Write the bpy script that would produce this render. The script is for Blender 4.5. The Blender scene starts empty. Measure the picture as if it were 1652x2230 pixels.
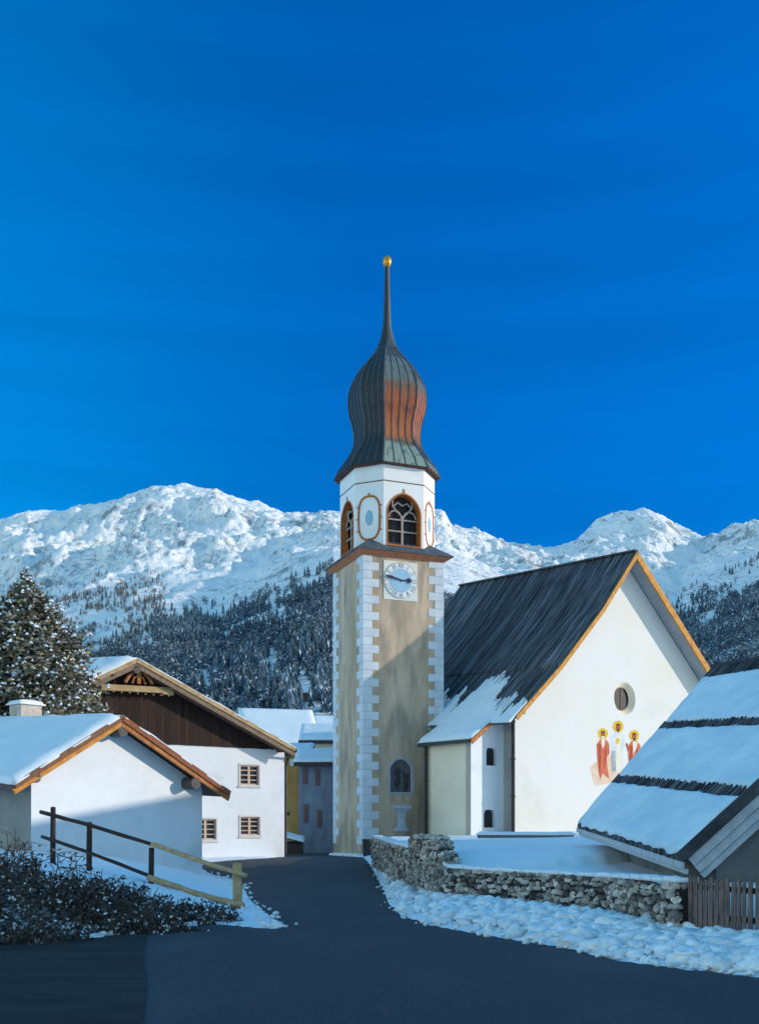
import bpy, bmesh, math, random
import numpy as np
from mathutils import Vector, Matrix, noise
from mathutils.geometry import tessellate_polygon
random.seed(7)
R = math.radians
SC = bpy.context.scene
COL = SC.collection
PI = math.pi

# ------------------------------------------------------------------ camera
F, CX, HY, EYE = 2264.0, 826.0, 1800.0, 1.7      # focal length / centre / horizon of the photograph
cam = bpy.data.cameras.new('camera')
cam.sensor_fit = 'HORIZONTAL'; cam.sensor_width = 36
cam.lens = 36 * F / 1652
cam.shift_y = (HY - 2229 / 2) / 1652
cam.clip_start = 0.1; cam.clip_end = 20000
camo = bpy.data.objects.new('camera', cam); COL.objects.link(camo)
camo.location = (0, 0, EYE); camo.rotation_euler = (R(90), 0, 0)
SC.camera = camo
# ------------------------------------------------------------------ sun and sky
SUN_AZ, SUN_EL = 1.0, 14.5                       # degrees: azimuth from +X towards +Y
sv = Vector((math.cos(R(SUN_EL)) * math.cos(R(SUN_AZ)), math.cos(R(SUN_EL)) * math.sin(R(SUN_AZ)), math.sin(R(SUN_EL))))
sl = bpy.data.lights.new('sun', 'SUN'); sl.energy = 3.7; sl.angle = R(0.53); sl.color = (1.0, 0.86, 0.72)
so = bpy.data.objects.new('sun', sl); COL.objects.link(so)
so.rotation_euler = (-sv).to_track_quat('-Z', 'Y').to_euler()
so.location = (40, 0, 40)
W = bpy.data.worlds.new('World'); SC.world = W; W.use_nodes = True
SKY_W = (6.0, 4.9, 3.2)
SKY_N, SKY_NW, SKY_Z, SKY_S = (.004, .96, 1.9), (.004, 1.4, 2.2), (1.0, 5.2, 4.8), (3.4, 2.8, 1.9)   # tints of the sky: north, north-west, zenith, south
def world():
    nt = W.node_tree; N = nt.nodes; L = nt.links
    N.clear()
    out = N.new('ShaderNodeOutputWorld'); bg = N.new('ShaderNodeBackground')
    sky = N.new('ShaderNodeTexSky'); sky.sky_type = 'NISHITA'; sky.sun_disc = False
    sky.sun_elevation = R(SUN_EL); sky.sun_rotation = R(90 - SUN_AZ)
    sky.altitude = 1800; sky.air_density = 1.0; sky.dust_density = 0.2; sky.ozone_density = 3.0
    tc = N.new('ShaderNodeTexCoord')
    sep = N.new('ShaderNodeSeparateXYZ'); L.new(tc.outputs['Generated'], sep.inputs[0])
    # the visible northern sky is the deep saturated blue; overhead it is lighter, and towards the southern horizon it pales
    def rng(src, a, b, c, d, smooth_=True):
        m = N.new('ShaderNodeMapRange'); m.inputs[1].default_value = a; m.inputs[2].default_value = b; m.inputs[3].default_value = c; m.inputs[4].default_value = d
        if smooth_: m.interpolation_type = 'SMOOTHSTEP'
        L.new(src, m.inputs[0]); return m.outputs[0]
    def mixc(f, a, b, mode='MIX'):
        m = N.new('ShaderNodeMix'); m.data_type = 'RGBA'; m.blend_type = mode
        for k_, q in (('Factor', f), ('A', a), ('B', b)):
            if isinstance(q, tuple): m.inputs[k_].default_value = (*q, 1)
            elif isinstance(q, (int, float)): m.inputs[k_].default_value = q
            else: L.new(q, m.inputs[k_])
        return m.outputs['Result']
    north = mixc(rng(sep.outputs['X'], .02, -.36, 0, 1), SKY_N, SKY_NW)
    south = mixc(rng(sep.outputs['X'], -.25, -.85, 0, 1), SKY_S, SKY_W)
    t1 = mixc(rng(sep.outputs['Y'], .68, -.15, 0, 1), north, south)
    t1 = mixc(1, t1, rng(sep.outputs['Z'], .10, .50, .66, 1.06, False), 'MULTIPLY')
    tint_out = mixc(rng(sep.outputs['Z'], .62, .92, 0, 1), t1, SKY_Z)
    # faint long streaks of thin high cloud
    mp = N.new('ShaderNodeMapping'); mp.inputs['Scale'].default_value = (1.3, 1.3, 16)
    L.new(tc.outputs['Generated'], mp.inputs[0])
    nz = N.new('ShaderNodeTexNoise'); nz.inputs['Scale'].default_value = 1.6; nz.inputs['Detail'].default_value = 5
    L.new(mp.outputs[0], nz.inputs['Vector'])
    st = N.new('ShaderNodeMapRange'); st.inputs[1].default_value = .3; st.inputs[2].default_value = .7
    st.inputs[3].default_value = .93; st.inputs[4].default_value = 1.08
    L.new(nz.outputs['Fac'], st.inputs[0])
    mul = N.new('ShaderNodeMix'); mul.data_type = 'RGBA'; mul.blend_type = 'MULTIPLY'; mul.inputs['Factor'].default_value = 1
    L.new(sky.outputs[0], mul.inputs['A']); L.new(tint_out, mul.inputs['B'])
    m2 = N.new('ShaderNodeMix'); m2.data_type = 'RGBA'; m2.blend_type = 'MULTIPLY'; m2.inputs['Factor'].default_value = 1
    L.new(mul.outputs['Result'], m2.inputs['A']); L.new(st.outputs[0], m2.inputs['B'])
    L.new(m2.outputs['Result'], bg.inputs['Color'])
    bg.inputs['Strength'].default_value = 0.12
    L.new(bg.outputs[0], out.inputs[0])
world()
SC.view_settings.view_transform = 'Standard'; SC.view_settings.look = 'None'
SC.view_settings.exposure = 0.0; SC.view_settings.gamma = 1.0
SC.render.engine = 'CYCLES'
try: SC.cycles.use_denoising = True
except Exception: pass

# ------------------------------------------------------------------ helpers
def P(x, y, d): return Vector(((x - CX) / F * d, d, EYE + (HY - y) / F * d))
class Fac:
    """a vertical wall plane: s runs along it (to the right), v goes into the building"""
    def __init__(s, ox, oy, phi):
        s.o = Vector((ox, oy)); s.phi = R(phi)
        s.e = Vector((math.cos(s.phi), math.sin(s.phi))); s.u = Vector((-math.sin(s.phi), math.cos(s.phi)))
    def sz(s, x, y, v=0.0):
        o = s.o + s.u * v; k = (x - CX) / F
        t = (k * o.y - o.x) / (s.e.x - k * s.e.y)
        d = o.y + t * s.e.y
        return t, EYE + (HY - y) / F * d
CK = 1.35                                         # how much farther the church group stands than its drawing distance
def push(o, k=CK):
    c = Vector((0, 0, EYE)); o.location = c + k*(o.location-c); o.scale = (k, k, k)
class MB:
    def __init__(s): s.v = []; s.f = []; s.m = []; s.M = None
    def add(s, vs, fs, mi=0):
        b = len(s.v)
        if s.M is not None: vs = [s.M @ Vector(p) for p in vs]
        s.v.extend([tuple(p) for p in vs]); s.f.extend([tuple(i + b for i in f) for f in fs]); s.m.extend([mi] * len(fs))
    def box(s, x0, y0, z0, x1, y1, z1, mi=0):
        vs = [(x0,y0,z0),(x1,y0,z0),(x1,y1,z0),(x0,y1,z0),(x0,y0,z1),(x1,y0,z1),(x1,y1,z1),(x0,y1,z1)]
        s.add(vs, [(0,3,2,1),(4,5,6,7),(0,1,5,4),(1,2,6,5),(2,3,7,6),(3,0,4,7)], mi)
    def ext(s, poly, vec, mi=0):
        n = len(poly); vec = Vector(vec)
        a = [Vector(p) for p in poly]; vs = a + [p + vec for p in a]
        s.add(vs, [tuple(range(n))[::-1], tuple(range(n, 2*n))] + [(i, (i+1) % n, n + (i+1) % n, n + i) for i in range(n)], mi)
    def bar(s, p0, p1, w, h, mi=0, up=(0,0,1)):
        p0 = Vector(p0); p1 = Vector(p1); d = (p1 - p0).normalized(); u = Vector(up)
        r = d.cross(u)
        if r.length < 1e-4: r = d.cross(Vector((1,0,0)))
        r.normalize(); u = r.cross(d).normalized()
        c = []
        for p in (p0, p1):
            for a, b in ((-1,-1),(1,-1),(1,1),(-1,1)): c.append(p + r*a*w/2 + u*b*h/2)
        s.add(c, [(0,1,2,3),(7,6,5,4),(0,4,5,1),(1,5,6,2),(2,6,7,3),(3,7,4,0)], mi)
    def tube(s, pts, r, n=8, mi=0, wob=0):
        pts = [Vector(p) for p in pts]; k = len(pts)
        rs = r if isinstance(r, (list, tuple)) else [r] * k
        vs = []; fs = []
        D_ = (pts[-1]-pts[0]); ref = Vector((1,0,0)) if D_.length < 1e-6 or abs(D_.normalized().z) > .75 else Vector((0,0,1))
        for i, p in enumerate(pts):
            t = (pts[min(i+1, k-1)] - pts[max(i-1, 0)])
            if t.length < 1e-9: t = Vector((0,0,1))
            t.normalize()
            a = t.cross(ref)
            if a.length < 1e-3: a = t.cross(Vector((0,1,0)))
            a.normalize(); b = t.cross(a)
            for j in range(n):
                q = 2*PI*j/n; rr = rs[i] * (1 + wob * random.uniform(-1, 1))
                vs.append(p + a*math.cos(q)*rr + b*math.sin(q)*rr)
        for i in range(k-1):
            for j in range(n): fs.append((i*n+j, i*n+(j+1) % n, (i+1)*n+(j+1) % n, (i+1)*n+j))
        fs.append(tuple(range(n))[::-1]); fs.append(tuple(range((k-1)*n, k*n)))
        s.add(vs, fs, mi)
    def slab(s, c00, c10, c11, c01, t, nu=12, nv=12, amp=0.0, sc=1.0, edge=0.0, mi=0, seed=0.0, wav=0.0, lift=0.0):
        """thick patch over a bilinear quad; its top is uneven and rounds off towards its edges"""
        C = [Vector(c) for c in (c00, c10, c11, c01)]
        n0 = (C[1]-C[0]).cross(C[3]-C[0]).normalized()
        if n0.z < 0: n0 = -n0
        top = []; bot = []
        lu = max((C[1]-C[0]).length, .01); lv = max((C[3]-C[0]).length, .01)
        for i in range(nu+1):
            for j in range(nv+1):
                u = i/nu; v = j/nv
                uu, vv = u, v
                if wav:
                    if i in (0, nu): uu += wav/lu * noise.noise((v*lv*1.7 + seed, i*3.1, 1.7))
                    if j in (0, nv): vv += wav/lv * noise.noise((u*lu*1.7 + seed, j*3.7, 9.1))
                p = C[0]*(1-uu)*(1-vv) + C[1]*uu*(1-vv) + C[2]*uu*vv + C[3]*(1-uu)*vv
                h = t
                if amp: h += amp * (noise.noise((p.x*sc + seed, p.y*sc, p.z*sc)) + .5*noise.noise((p.x*sc*2.7, p.y*sc*2.7 + seed, p.z*sc*2.7)))
                if edge:
                    q = min(min(u, 1-u)*lu, min(v, 1-v)*lv) / edge
                    if q < 1: h *= math.sqrt(max(0.05, 1-(1-q)**2))
                top.append(p + n0*(h+lift)); bot.append(p + n0*lift)
        k = nv+1; N = len(top); fs = []
        for i in range(nu):
            for j in range(nv):
                a = i*k+j; fs.append((a, a+k, a+k+1, a+1)); fs.append((N+a, N+a+1, N+a+k+1, N+a+k))
        for i in range(nu):
            a = i*k; fs.append((a, N+a, N+a+k, a+k)); a = i*k+nv; fs.append((a, a+k, N+a+k, N+a))
        for j in range(nv):
            a = j; fs.append((a, a+1, N+a+1, N+a)); a = nu*k+j; fs.append((a, N+a, N+a+1, a+1))
        s.add(top+bot, fs, mi)
    def facade(s, outer, holes, y0, th, reveal=0.25, splay=1.0, mi=0, mr=None, back=True):
        """wall face in the x-z plane at y=y0 with real openings; th is the wall's thickness (towards +y)"""
        polys = [[Vector((a, b, 0)) for a, b in outer]] + [[Vector((a, b, 0)) for a, b in h] for h in holes]
        flat = [p for q in polys for p in q]
        tri = tessellate_polygon(polys)
        s.add([(p.x, y0, p.y) for p in flat], [tuple(t) for t in tri], mi)
        n = len(outer)
        vs = [(a, y0, b) for a, b in outer] + [(a, y0+th, b) for a, b in outer]
        fs = [(i, (i+1) % n, n+(i+1) % n, n+i) for i in range(n)]
        if back: fs.append(tuple(range(n, 2*n)))
        s.add(vs, fs, mi)
        for h in holes:
            n = len(h); cx = sum(a for a, b in h)/n; cz = sum(b for a, b in h)/n
            vs = [(a, y0, b) for a, b in h] + [(cx+(a-cx)*splay, y0+reveal, cz+(b-cz)*splay) for a, b in h]
            s.add(vs, [(i, (i+1) % n, n+(i+1) % n, n+i) for i in range(n)], mi if mr is None else mr)
    def blob(s, c, rx, ry, rz, mi=0, jit=.25, sub=1, rot=0.0):
        vs, fs = ICO[sub]
        o = random.uniform(0, 100); cr, sr = math.cos(rot), math.sin(rot)
        out = []
        for p in vs:
            k = 1 + jit * noise.noise((p[0]*1.5+o, p[1]*1.5, p[2]*1.5+o))*1.6
            x, y, z = p[0]*rx*k, p[1]*ry*k, p[2]*rz*k
            out.append((c[0]+x*cr-y*sr, c[1]+x*sr+y*cr, c[2]+z))
        s.add(out, fs, mi)
    def build(s, name, mats, parent=None, smooth=False, bevel=0.0, fix=True, loc=None):
        me = bpy.data.meshes.new(name)
        me.from_pydata(s.v, [], s.f)
        for m in (mats if isinstance(mats, (list, tuple)) else [mats]): me.materials.append(m)
        me.polygons.foreach_set('material_index', s.m)
        if fix:
            bm = bmesh.new(); bm.from_mesh(me)
            bmesh.ops.recalc_face_normals(bm, faces=bm.faces); bm.to_mesh(me); bm.free()
        if smooth: me.polygons.foreach_set('use_smooth', [True]*len(me.polygons))
        me.update()
        o = bpy.data.objects.new(name, me); COL.objects.link(o)
        if parent: o.parent = parent
        if loc: o.location = loc
        if bevel:
            b = o.modifiers.new('bevel', 'BEVEL'); b.width = bevel; b.segments = 1; b.limit_method = 'ANGLE'; b.angle_limit = R(40)
        return o
ICO = {}
for _s in (1, 2, 3):
    _b = bmesh.new(); bmesh.ops.create_icosphere(_b, subdivisions=_s, radius=1)
    _b.verts.ensure_lookup_table()
    ICO[_s] = ([tuple(v.co) for v in _b.verts], [tuple(v.index for v in f.verts) for f in _b.faces]); _b.free()
def tag(o, label=None, cat=None, group=None, kind=None):
    if label: o['label'] = label
    if cat: o['category'] = cat
    if group: o['group'] = group
    if kind: o['kind'] = kind
    return o
def thing(name, label, cat, loc, rz=0, group=None):
    o = bpy.data.objects.new(name, None); COL.objects.link(o)
    o.location = loc; o.rotation_euler = (0, 0, rz); o.empty_display_size = .3
    return tag(o, label, cat, group)

# ------------------------------------------------------------------ materials
MATS = {}
def pm(name, c1, c2=None, scale=3, rough=.8, bump=0.0, bscale=None, stretch=(1,1,1), island=0.0, lo=.35, hi=.65, detail=6, spots=None, spec=.3, metal=0):
    m = bpy.data.materials.new(name); m.use_nodes = True
    nt = m.node_tree; N = nt.nodes; L = nt.links
    b = N['Principled BSDF']; b.inputs['Roughness'].default_value = rough; b.inputs['Metallic'].default_value = metal
    b.inputs['Specular IOR Level'].default_value = spec
    c2 = c2 or tuple(x*.8 for x in c1)
    tc = N.new('ShaderNodeTexCoord'); mp = N.new('ShaderNodeMapping'); mp.inputs['Scale'].default_value = stretch
    L.new(tc.outputs['Object'], mp.inputs[0])
    nz = N.new('ShaderNodeTexNoise'); nz.inputs['Scale'].default_value = scale; nz.inputs['Detail'].default_value = detail; nz.inputs['Roughness'].default_value = .62
    L.new(mp.outputs[0], nz.inputs['Vector'])
    mr = N.new('ShaderNodeMapRange'); mr.inputs[1].default_value = lo; mr.inputs[2].default_value = hi
    L.new(nz.outputs['Fac'], mr.inputs[0])
    mx = N.new('ShaderNodeMix'); mx.data_type = 'RGBA'
    mx.inputs['A'].default_value = (*c1, 1); mx.inputs['B'].default_value = (*c2, 1)
    L.new(mr.outputs[0], mx.inputs['Factor'])
    col = mx.outputs['Result']
    if spots:
        (c3, sc3, l3, h3) = spots
        n3 = N.new('ShaderNodeTexNoise'); n3.inputs['Scale'].default_value = sc3; n3.inputs['Detail'].default_value = 8
        L.new(mp.outputs[0], n3.inputs['Vector'])
        r3 = N.new('ShaderNodeMapRange'); r3.inputs[1].default_value = l3; r3.inputs[2].default_value = h3
        L.new(n3.outputs['Fac'], r3.inputs[0])
        x3 = N.new('ShaderNodeMix'); x3.data_type = 'RGBA'; x3.inputs['B'].default_value = (*c3, 1)
        L.new(r3.outputs[0], x3.inputs['Factor']); L.new(col, x3.inputs['A']); col = x3.outputs['Result']
    if island:
        g = N.new('ShaderNodeNewGeometry')
        ri = N.new('ShaderNodeMapRange'); ri.inputs[3].default_value = 1-island; ri.inputs[4].default_value = 1+island
        L.new(g.outputs['Random Per Island'], ri.inputs[0])
        xi = N.new('ShaderNodeMix'); xi.data_type = 'RGBA'; xi.blend_type = 'MULTIPLY'; xi.inputs['Factor'].default_value = 1
        L.new(col, xi.inputs['A']); L.new(ri.outputs[0], xi.inputs['B']); col = xi.outputs['Result']
    L.new(col, b.inputs['Base Color'])
    if bump:
        n2 = N.new('ShaderNodeTexNoise'); n2.inputs['Scale'].default_value = bscale or scale*4; n2.inputs['Detail'].default_value = 8
        L.new(mp.outputs[0], n2.inputs['Vector'])
        bp = N.new('ShaderNodeBump'); bp.inputs['Strength'].default_value = bump; bp.inputs['Distance'].default_value = .03
        L.new(n2.outputs['Fac'], bp.inputs['Height']); L.new(bp.outputs[0], b.inputs['Normal'])
    MATS[name] = m
    return m
SNOW = pm('snow', (.80,.84,.88), (.74,.80,.86), 1.2, .6, .35, 7)
SNOWR = pm('roof snow', (.78,.83,.88), (.68,.76,.83), .9, .6, .45, 5, stretch=(1,1,1.6))
SNOWB = pm('ploughed snow', (.84,.88,.92), (.60,.68,.74), 3.2, .7, .8, 9, lo=.42, hi=.62)
WHITE = pm('white plaster', (.74,.78,.83), (.69,.73,.78), .8, .9, .3, 18, spots=((.58,.61,.64), .9, .58, .85))
GABLE = pm('church plaster', (.69,.70,.71), (.68,.67,.61), .35, .9, .3, 16, spots=((.57,.57,.53), .45, .56, .85))
CREAM = pm('cream plaster', (.88,.76,.58), (.80,.68,.50), .7, .9, .2, 22)
GREYP = pm('grey plaster', (.36,.38,.40), (.27,.30,.33), 1.2, .9, .3, 12)
SLATEP = pm('slate blue plaster', (.24,.29,.36), (.15,.19,.26), 1.0, .9, .3, 10, stretch=(2,2,.5))
OCHRE = pm('ochre plaster', (.56,.32,.10), (.40,.22,.07), 1.4, .9, .3, 12, stretch=(1,1,.4))
TOWERP = pm('tower render', (.62,.47,.35), (.40,.31,.22), .7, .92, .4, 14, stretch=(1.6,1.6,.45), spots=((.27,.23,.19), 1.3, .47, .74))
QUOIN = pm('quoin paint', (.78,.79,.80), (.70,.73,.76), 2, .85, .15, 20)
BELFRY = pm('belfry plaster', (.82,.82,.82), (.77,.77,.76), 1, .9, .12, 20)
ORANGE = pm('orange trim', (.50,.17,.045), (.36,.10,.03), 5, .7, .2, 20)
TERRA = pm('terracotta cornice', (.52,.21,.10), (.40,.13,.06), 6, .7, .2, 20, stretch=(1,1,3))
GOLD = pm('gilt', (.75,.40,.05), (.55,.26,.03), 8, .35, 0, metal=.6)
DARK = pm('dark opening', (.012,.013,.016), (.03,.03,.034), 5, .6)
GLASS = pm('dark glass', (.02,.024,.03), (.035,.04,.05), 2, .12, spec=.5)
IRON = pm('dark metal', (.025,.026,.03), (.05,.05,.055), 8, .5)
LEAD = pm('dark lead sheet', (.05,.06,.075), (.10,.12,.15), 4, .55, .3, 12)
BOARD = pm('dark roof boards', (.018,.021,.028), (.16,.175,.20), 1.3, .75, .7, 9, stretch=(.45,6,.45), island=.5, lo=.38, hi=.72)
BROWN = pm('brown gable planks', (.022,.012,.010), (.038,.022,.017), 3, .85, .4, 20, stretch=(6,6,.4), island=.3)
PALEW = pm('pale timber', (.50,.36,.20), (.33,.21,.10), 4, .75, .3, 20, stretch=(1,1,1))
RUSTW = pm('orange timber', (.50,.21,.06), (.28,.10,.035), 5, .75, .35, 22)
AMBERW = pm('amber timber', (.62,.30,.05), (.42,.16,.03), 5, .75, .3, 22)
GREYW = pm('weathered timber', (.19,.13,.12), (.07,.05,.048), 6, .85, .4, 24, stretch=(3,3,.5), island=.35)
POSTW = pm('dark post timber', (.055,.036,.034), (.03,.02,.02), 8, .85, .4, 24)
NEWW = pm('new yellow timber', (.60,.41,.23), (.38,.25,.13), 7, .8, .4, 24)
ASPH = pm('asphalt', (.026,.029,.036), (.066,.072,.084), 22, .8, .5, 70, stretch=(1,.45,1), lo=.25, hi=.75, detail=10, spots=((.075,.080,.092), .55, .50, .82))
STONE = pm('field stone', (.50,.44,.40), (.22,.19,.17), 6, .9, .8, 18, island=.8)
MORTAR = pm('dark mortar', (.018,.016,.015), (.035,.03,.028), 9, .95, .5, 20)

# ------------------------------------------------------------------ ground and road
def smooth(a, b, x):
    t = np.clip((x-a)/(b-a), 0, 1); return t*t*(3-2*t)
def zr(Y):
    Y = np.asarray(Y, float); return .30*smooth(29., 43., Y) - .26*smooth(47., 57., Y)
def hit(x, y):
    d = 20.0
    for _ in range(40): d = (EYE - float(zr(d))) * F / (y - HY) if y > HY else d
    return ((x-CX)/F*d, d)
EDGE_R = [(-2.9, 68), (-2.4, 61.5), (-1.05, 57.0)] + [hit(*p) for p in ((808,1876),(838,1920),(868,1986),(962,2015),(1099,2037),(1246,2060),(1362,2088),(1520,2107),(1652,2120),(1900,2140))] + [(12, 8.5), (40, 6)]
EDGE_L = [(-60, 9), (-14, 11.2)] + [hit(*p) for p in ((0,2044),(150,2042),(300,2030),(390,2016),(453,2007),(540,2014),(617,2021),(572,1992),(533,1962),(522,1935),(505,1915))] + [(-5.7, 34.5), (-7.2, 40), (-6.2, 44.5), (-4.7, 47.6), (-5.4, 56), (-6.6, 68)]
def chaikin(p):
    q = [p[0]]
    for a, b in zip(p[:-1], p[1:]): q += [(a[0]*.75+b[0]*.25, a[1]*.75+b[1]*.25), (a[0]*.25+b[0]*.75, a[1]*.25+b[1]*.75)]
    return q+[p[-1]]
EDGE_R = chaikin(EDGE_R); EDGE_L = chaikin(EDGE_L)
ROADP = EDGE_R + [(40, -12), (-60, -12)] + EDGE_L
def poly_in(X, Y, poly):
    X, Y = X + .07*np.sin(3.1*Y+1.3*X) + .05*np.sin(7.3*Y-2.7*X+1) + .03*np.sin(17*Y+5*X), Y + .06*np.sin(2.7*X-.8*Y) + .05*np.sin(6.1*X+2.2*Y) + .03*np.sin(15*X)
    ins = np.zeros(X.shape, bool); n = len(poly)
    for i in range(n):
        x0, y0 = poly[i]; x1, y1 = poly[(i+1) % n]
        c = (y0 > Y) != (y1 > Y)
        with np.errstate(divide='ignore', invalid='ignore'):
            t = (x1-x0)*(Y-y0)/((y1-y0) if y1 != y0 else 1e-9)+x0
        ins ^= c & (X < t)
    return ins
def seg_dist(X, Y, pts, vals=None):
    best = np.full(X.shape, 1e9); sd = np.zeros(X.shape); val = np.zeros(X.shape)
    for i in range(len(pts)-1):
        ax, ay = pts[i]; bx, by = pts[i+1]; dx, dy = bx-ax, by-ay; l2 = dx*dx+dy*dy
        t = np.clip(((X-ax)*dx+(Y-ay)*dy)/l2, 0, 1)
        d = np.hypot(X-ax-t*dx, Y-ay-t*dy)
        s = np.sign((X-ax)*dy-(Y-ay)*dx)
        k = d < best
        best = np.where(k, d, best); sd = np.where(k, s, sd)
        if vals is not None: val = np.where(k, vals[i]*(1-t)+vals[i+1]*t, val)
    return best, sd, val
# garden wall line: (x, base y, top y) in the photograph's rows, distance from the base row
WL = [(820,1886,1822),(860,1905,1836),(905,1925,1846),(958,1940,1846),(985,1950,1888),(1100,1960,1896),(1200,1968,1901),(1350,1990,1909),(1494,2030,1919)]
WALL = []
for x, yb, yt in WL:
    d = 1.5*F/(yb-HY); WALL.append(((x-CX)/F*d, d, EYE+(HY-yt)/F*d))
FENCE_END = (5.0, 14.85)
GL = [(.6, 61), (.45, 57.6)] + [(p[0], p[1]) for p in WALL[:-1]] + [(4.55, 14.9), (7.6, 11.35), (40, 8.5)]
GV = [1.1, 1.15] + [p[2]-.10 for p in WALL[:-1]] + [.78, .6, .6]
def fbm(X, Y, sc, seed, octv=3):
    out = np.zeros(X.shape); f = X.ravel(); g = Y.ravel()
    vals = np.array([noise.fractal((a*sc+seed, b*sc, seed*.37), .9, 2.1, octv) for a, b in zip(f, g)])
    return vals.reshape(X.shape)
def ground_h(X, Y, bumps=True):
    base = zr(Y)
    inr = poly_in(X, Y, ROADP)
    dl, _, _ = seg_dist(X, Y, EDGE_L)
    dr, _, _ = seg_dist(X, Y, EDGE_R)
    gw, gs, gv = seg_dist(X, Y, GL, GV)
    d_edge = np.minimum(dl, dr)
    left_side = dl < dr
    bank = 1.32*(1-np.exp(-np.maximum(dl-.45, 0)*.27))*smooth(46, 40, Y)
    rb = (.11-.08*smooth(2.0, 3.4, dr))*smooth(0.1, 1.8, dr) + .06*smooth(0, .35, dr)
    z = base + np.where(left_side, bank, rb)
    z = np.where(inr, base - .10*smooth(0, .5, d_edge), z)
    gard = gv + (1.48-gv)*smooth(0, 13, gw)
    inside = (gs < 0) & (gw < 90)
    gz = np.where(inside, np.maximum(gard, .0), 0)
    k = np.where(inside, smooth(-.02, .16, gw), 0)
    k = np.where(inr, 0, k)
    z = z*(1-k) + gz*k
    far = smooth(60, 130, np.hypot(X, Y-20))
    z = z*(1-far) + 1.0*far
    return z, inr, d_edge, inside
fx = np.concatenate([[-4500,-2500,-1200,-600,-300,-150,-80,-50,-36,-28,-24,-21,-18.5], np.arange(-17, 14.01, .2), [16,19,23,28,36,50,80,150,300,600,1200,2500,4500]])
fy = np.concatenate([[-2500,-900,-300,-100,-40,-18,-8,-2,2,5,7.5], np.arange(9, 62.01, .2), [64,67,71,76,84,80,100,140,200,300,600,1200,2500,5000]])
GX, GY = np.meshgrid(fx, fy, indexing='ij')
GZ, INR, DE, INS = ground_h(GX, GY)
near = smooth(75, 50, np.hypot(GX, GY-20))
b1 = fbm(GX, GY, .45, 3.1); b2 = fbm(GX, GY, 2.2, 8.4)
GZ += np.where(INR, 0, near*(.05*b1*smooth(0, 1.0, DE) + np.where(INS, .012, .055)*b2*smooth(0, .4, DE)))
def grid_obj(name, X, Y, Z, mat, mask=None):
    nx, ny = X.shape
    vs = np.stack([X, Y, Z], -1).reshape(-1, 3)
    idx = np.arange(nx*ny).reshape(nx, ny)
    f = np.stack([idx[:-1,:-1], idx[1:,:-1], idx[1:,1:], idx[:-1,1:]], -1).reshape(-1, 4)
    if mask is not None:
        f = f[mask[f].all(1)]
        used = np.unique(f); rem = np.full(len(vs), -1); rem[used] = np.arange(len(used)); vs = vs[used]; f = rem[f]
    me = bpy.data.meshes.new(name); me.from_pydata(vs.tolist(), [], f.tolist()); me.materials.append(mat)
    me.polygons.foreach_set('use_smooth', [True]*len(me.polygons)); me.update()
    o = bpy.data.objects.new(name, me); COL.objects.link(o)
    return o
tag(grid_obj('ground', GX, GY, GZ, SNOW), kind='structure')
def gh(x, y):
    z, _, _, _ = ground_h(np.array([[x]]), np.array([[y]])); return float(z[0,0])
# road: one sheet on its own triangulated polygon grid, slightly crowned
rx = np.concatenate([[-60,-40,-25,-18], np.arange(-14, 14.01, .2), [18,25,40]]); ry = np.concatenate([[-12,-4,0,3,5], np.arange(6, 68.01, .2)])
RX, RY = np.meshgrid(rx, ry, indexing='ij')
rin = poly_in(RX, RY, ROADP); rd = np.minimum(seg_dist(RX, RY, EDGE_L)[0], seg_dist(RX, RY, EDGE_R)[0])
RZ = zr(RY) - .02 + .025*smooth(0, .8, rd)
grow = rin | (rd < .25)
RZ = np.where(rin, RZ, zr(RY) - .05)
tag(grid_obj('road', RX, RY, RZ, ASPH, grow.reshape(-1)), kind='structure')

# old dark paving in front of the left verge, its straight edge running towards the viewer
OLDP = pm('old dark paving', (.014,.013,.013), (.034,.031,.030), .9, .85, .5, 30, stretch=(.6,2,1), spots=((.055,.052,.050), 2.2, .58, .80))
def paving():
    ys = np.arange(3, 19.01, .15); us = np.linspace(0, 1, 50)
    U, Y = np.meshgrid(us, ys, indexing='ij'); X = (-.2257*Y + .02*np.sin(1.3*Y))*(1-U) + -14*U
    d = seg_dist(X, Y, EDGE_L)[0]; ins = poly_in(X, Y, ROADP)
    Z = zr(Y) - .02 + .025*smooth(0, .8, d) + .012
    Z = np.where(ins, Z, Z-.06)
    tag(grid_obj('pavement', X, Y, Z, OLDP), kind='structure')
paving()

# ------------------------------------------------------------------ mountains
def curve(pts):
    xs = [p[0] for p in pts]; ys = [p[1] for p in pts]
    return lambda x: np.interp(x, xs, ys)
RIDGE = curve([(-400,1190),(-100,1150),(0,1128),(60,1110),(120,1105),(200,1098),(270,1083),(300,1068),(330,1058),(380,1056),(430,1053),(470,1056),(500,1068),(540,1085),(580,1100),(620,1117),(660,1121),(700,1117),(735,1121),(800,1118),(900,1112),(950,1105),(968,1108),(985,1138),(1040,1160),(1090,1178),(1130,1185),(1170,1195),(1215,1195),(1250,1180),(1290,1145),(1330,1120),(1380,1112),(1410,1105),(1440,1118),(1480,1145),(1530,1175),(1570,1164),(1600,1148),(1640,1130),(1700,1124),(1900,1100),(2200,1150)])
UPPER = curve([(-400,1310),(0,1300),(200,1252),(330,1228),(500,1222),(560,1220),(640,1190),(730,1172),(960,1190),(1100,1235),(1250,1270),(1400,1285),(1480,1290),(1560,1240),(1652,1212),(1900,1180),(2200,1190)])
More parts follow.
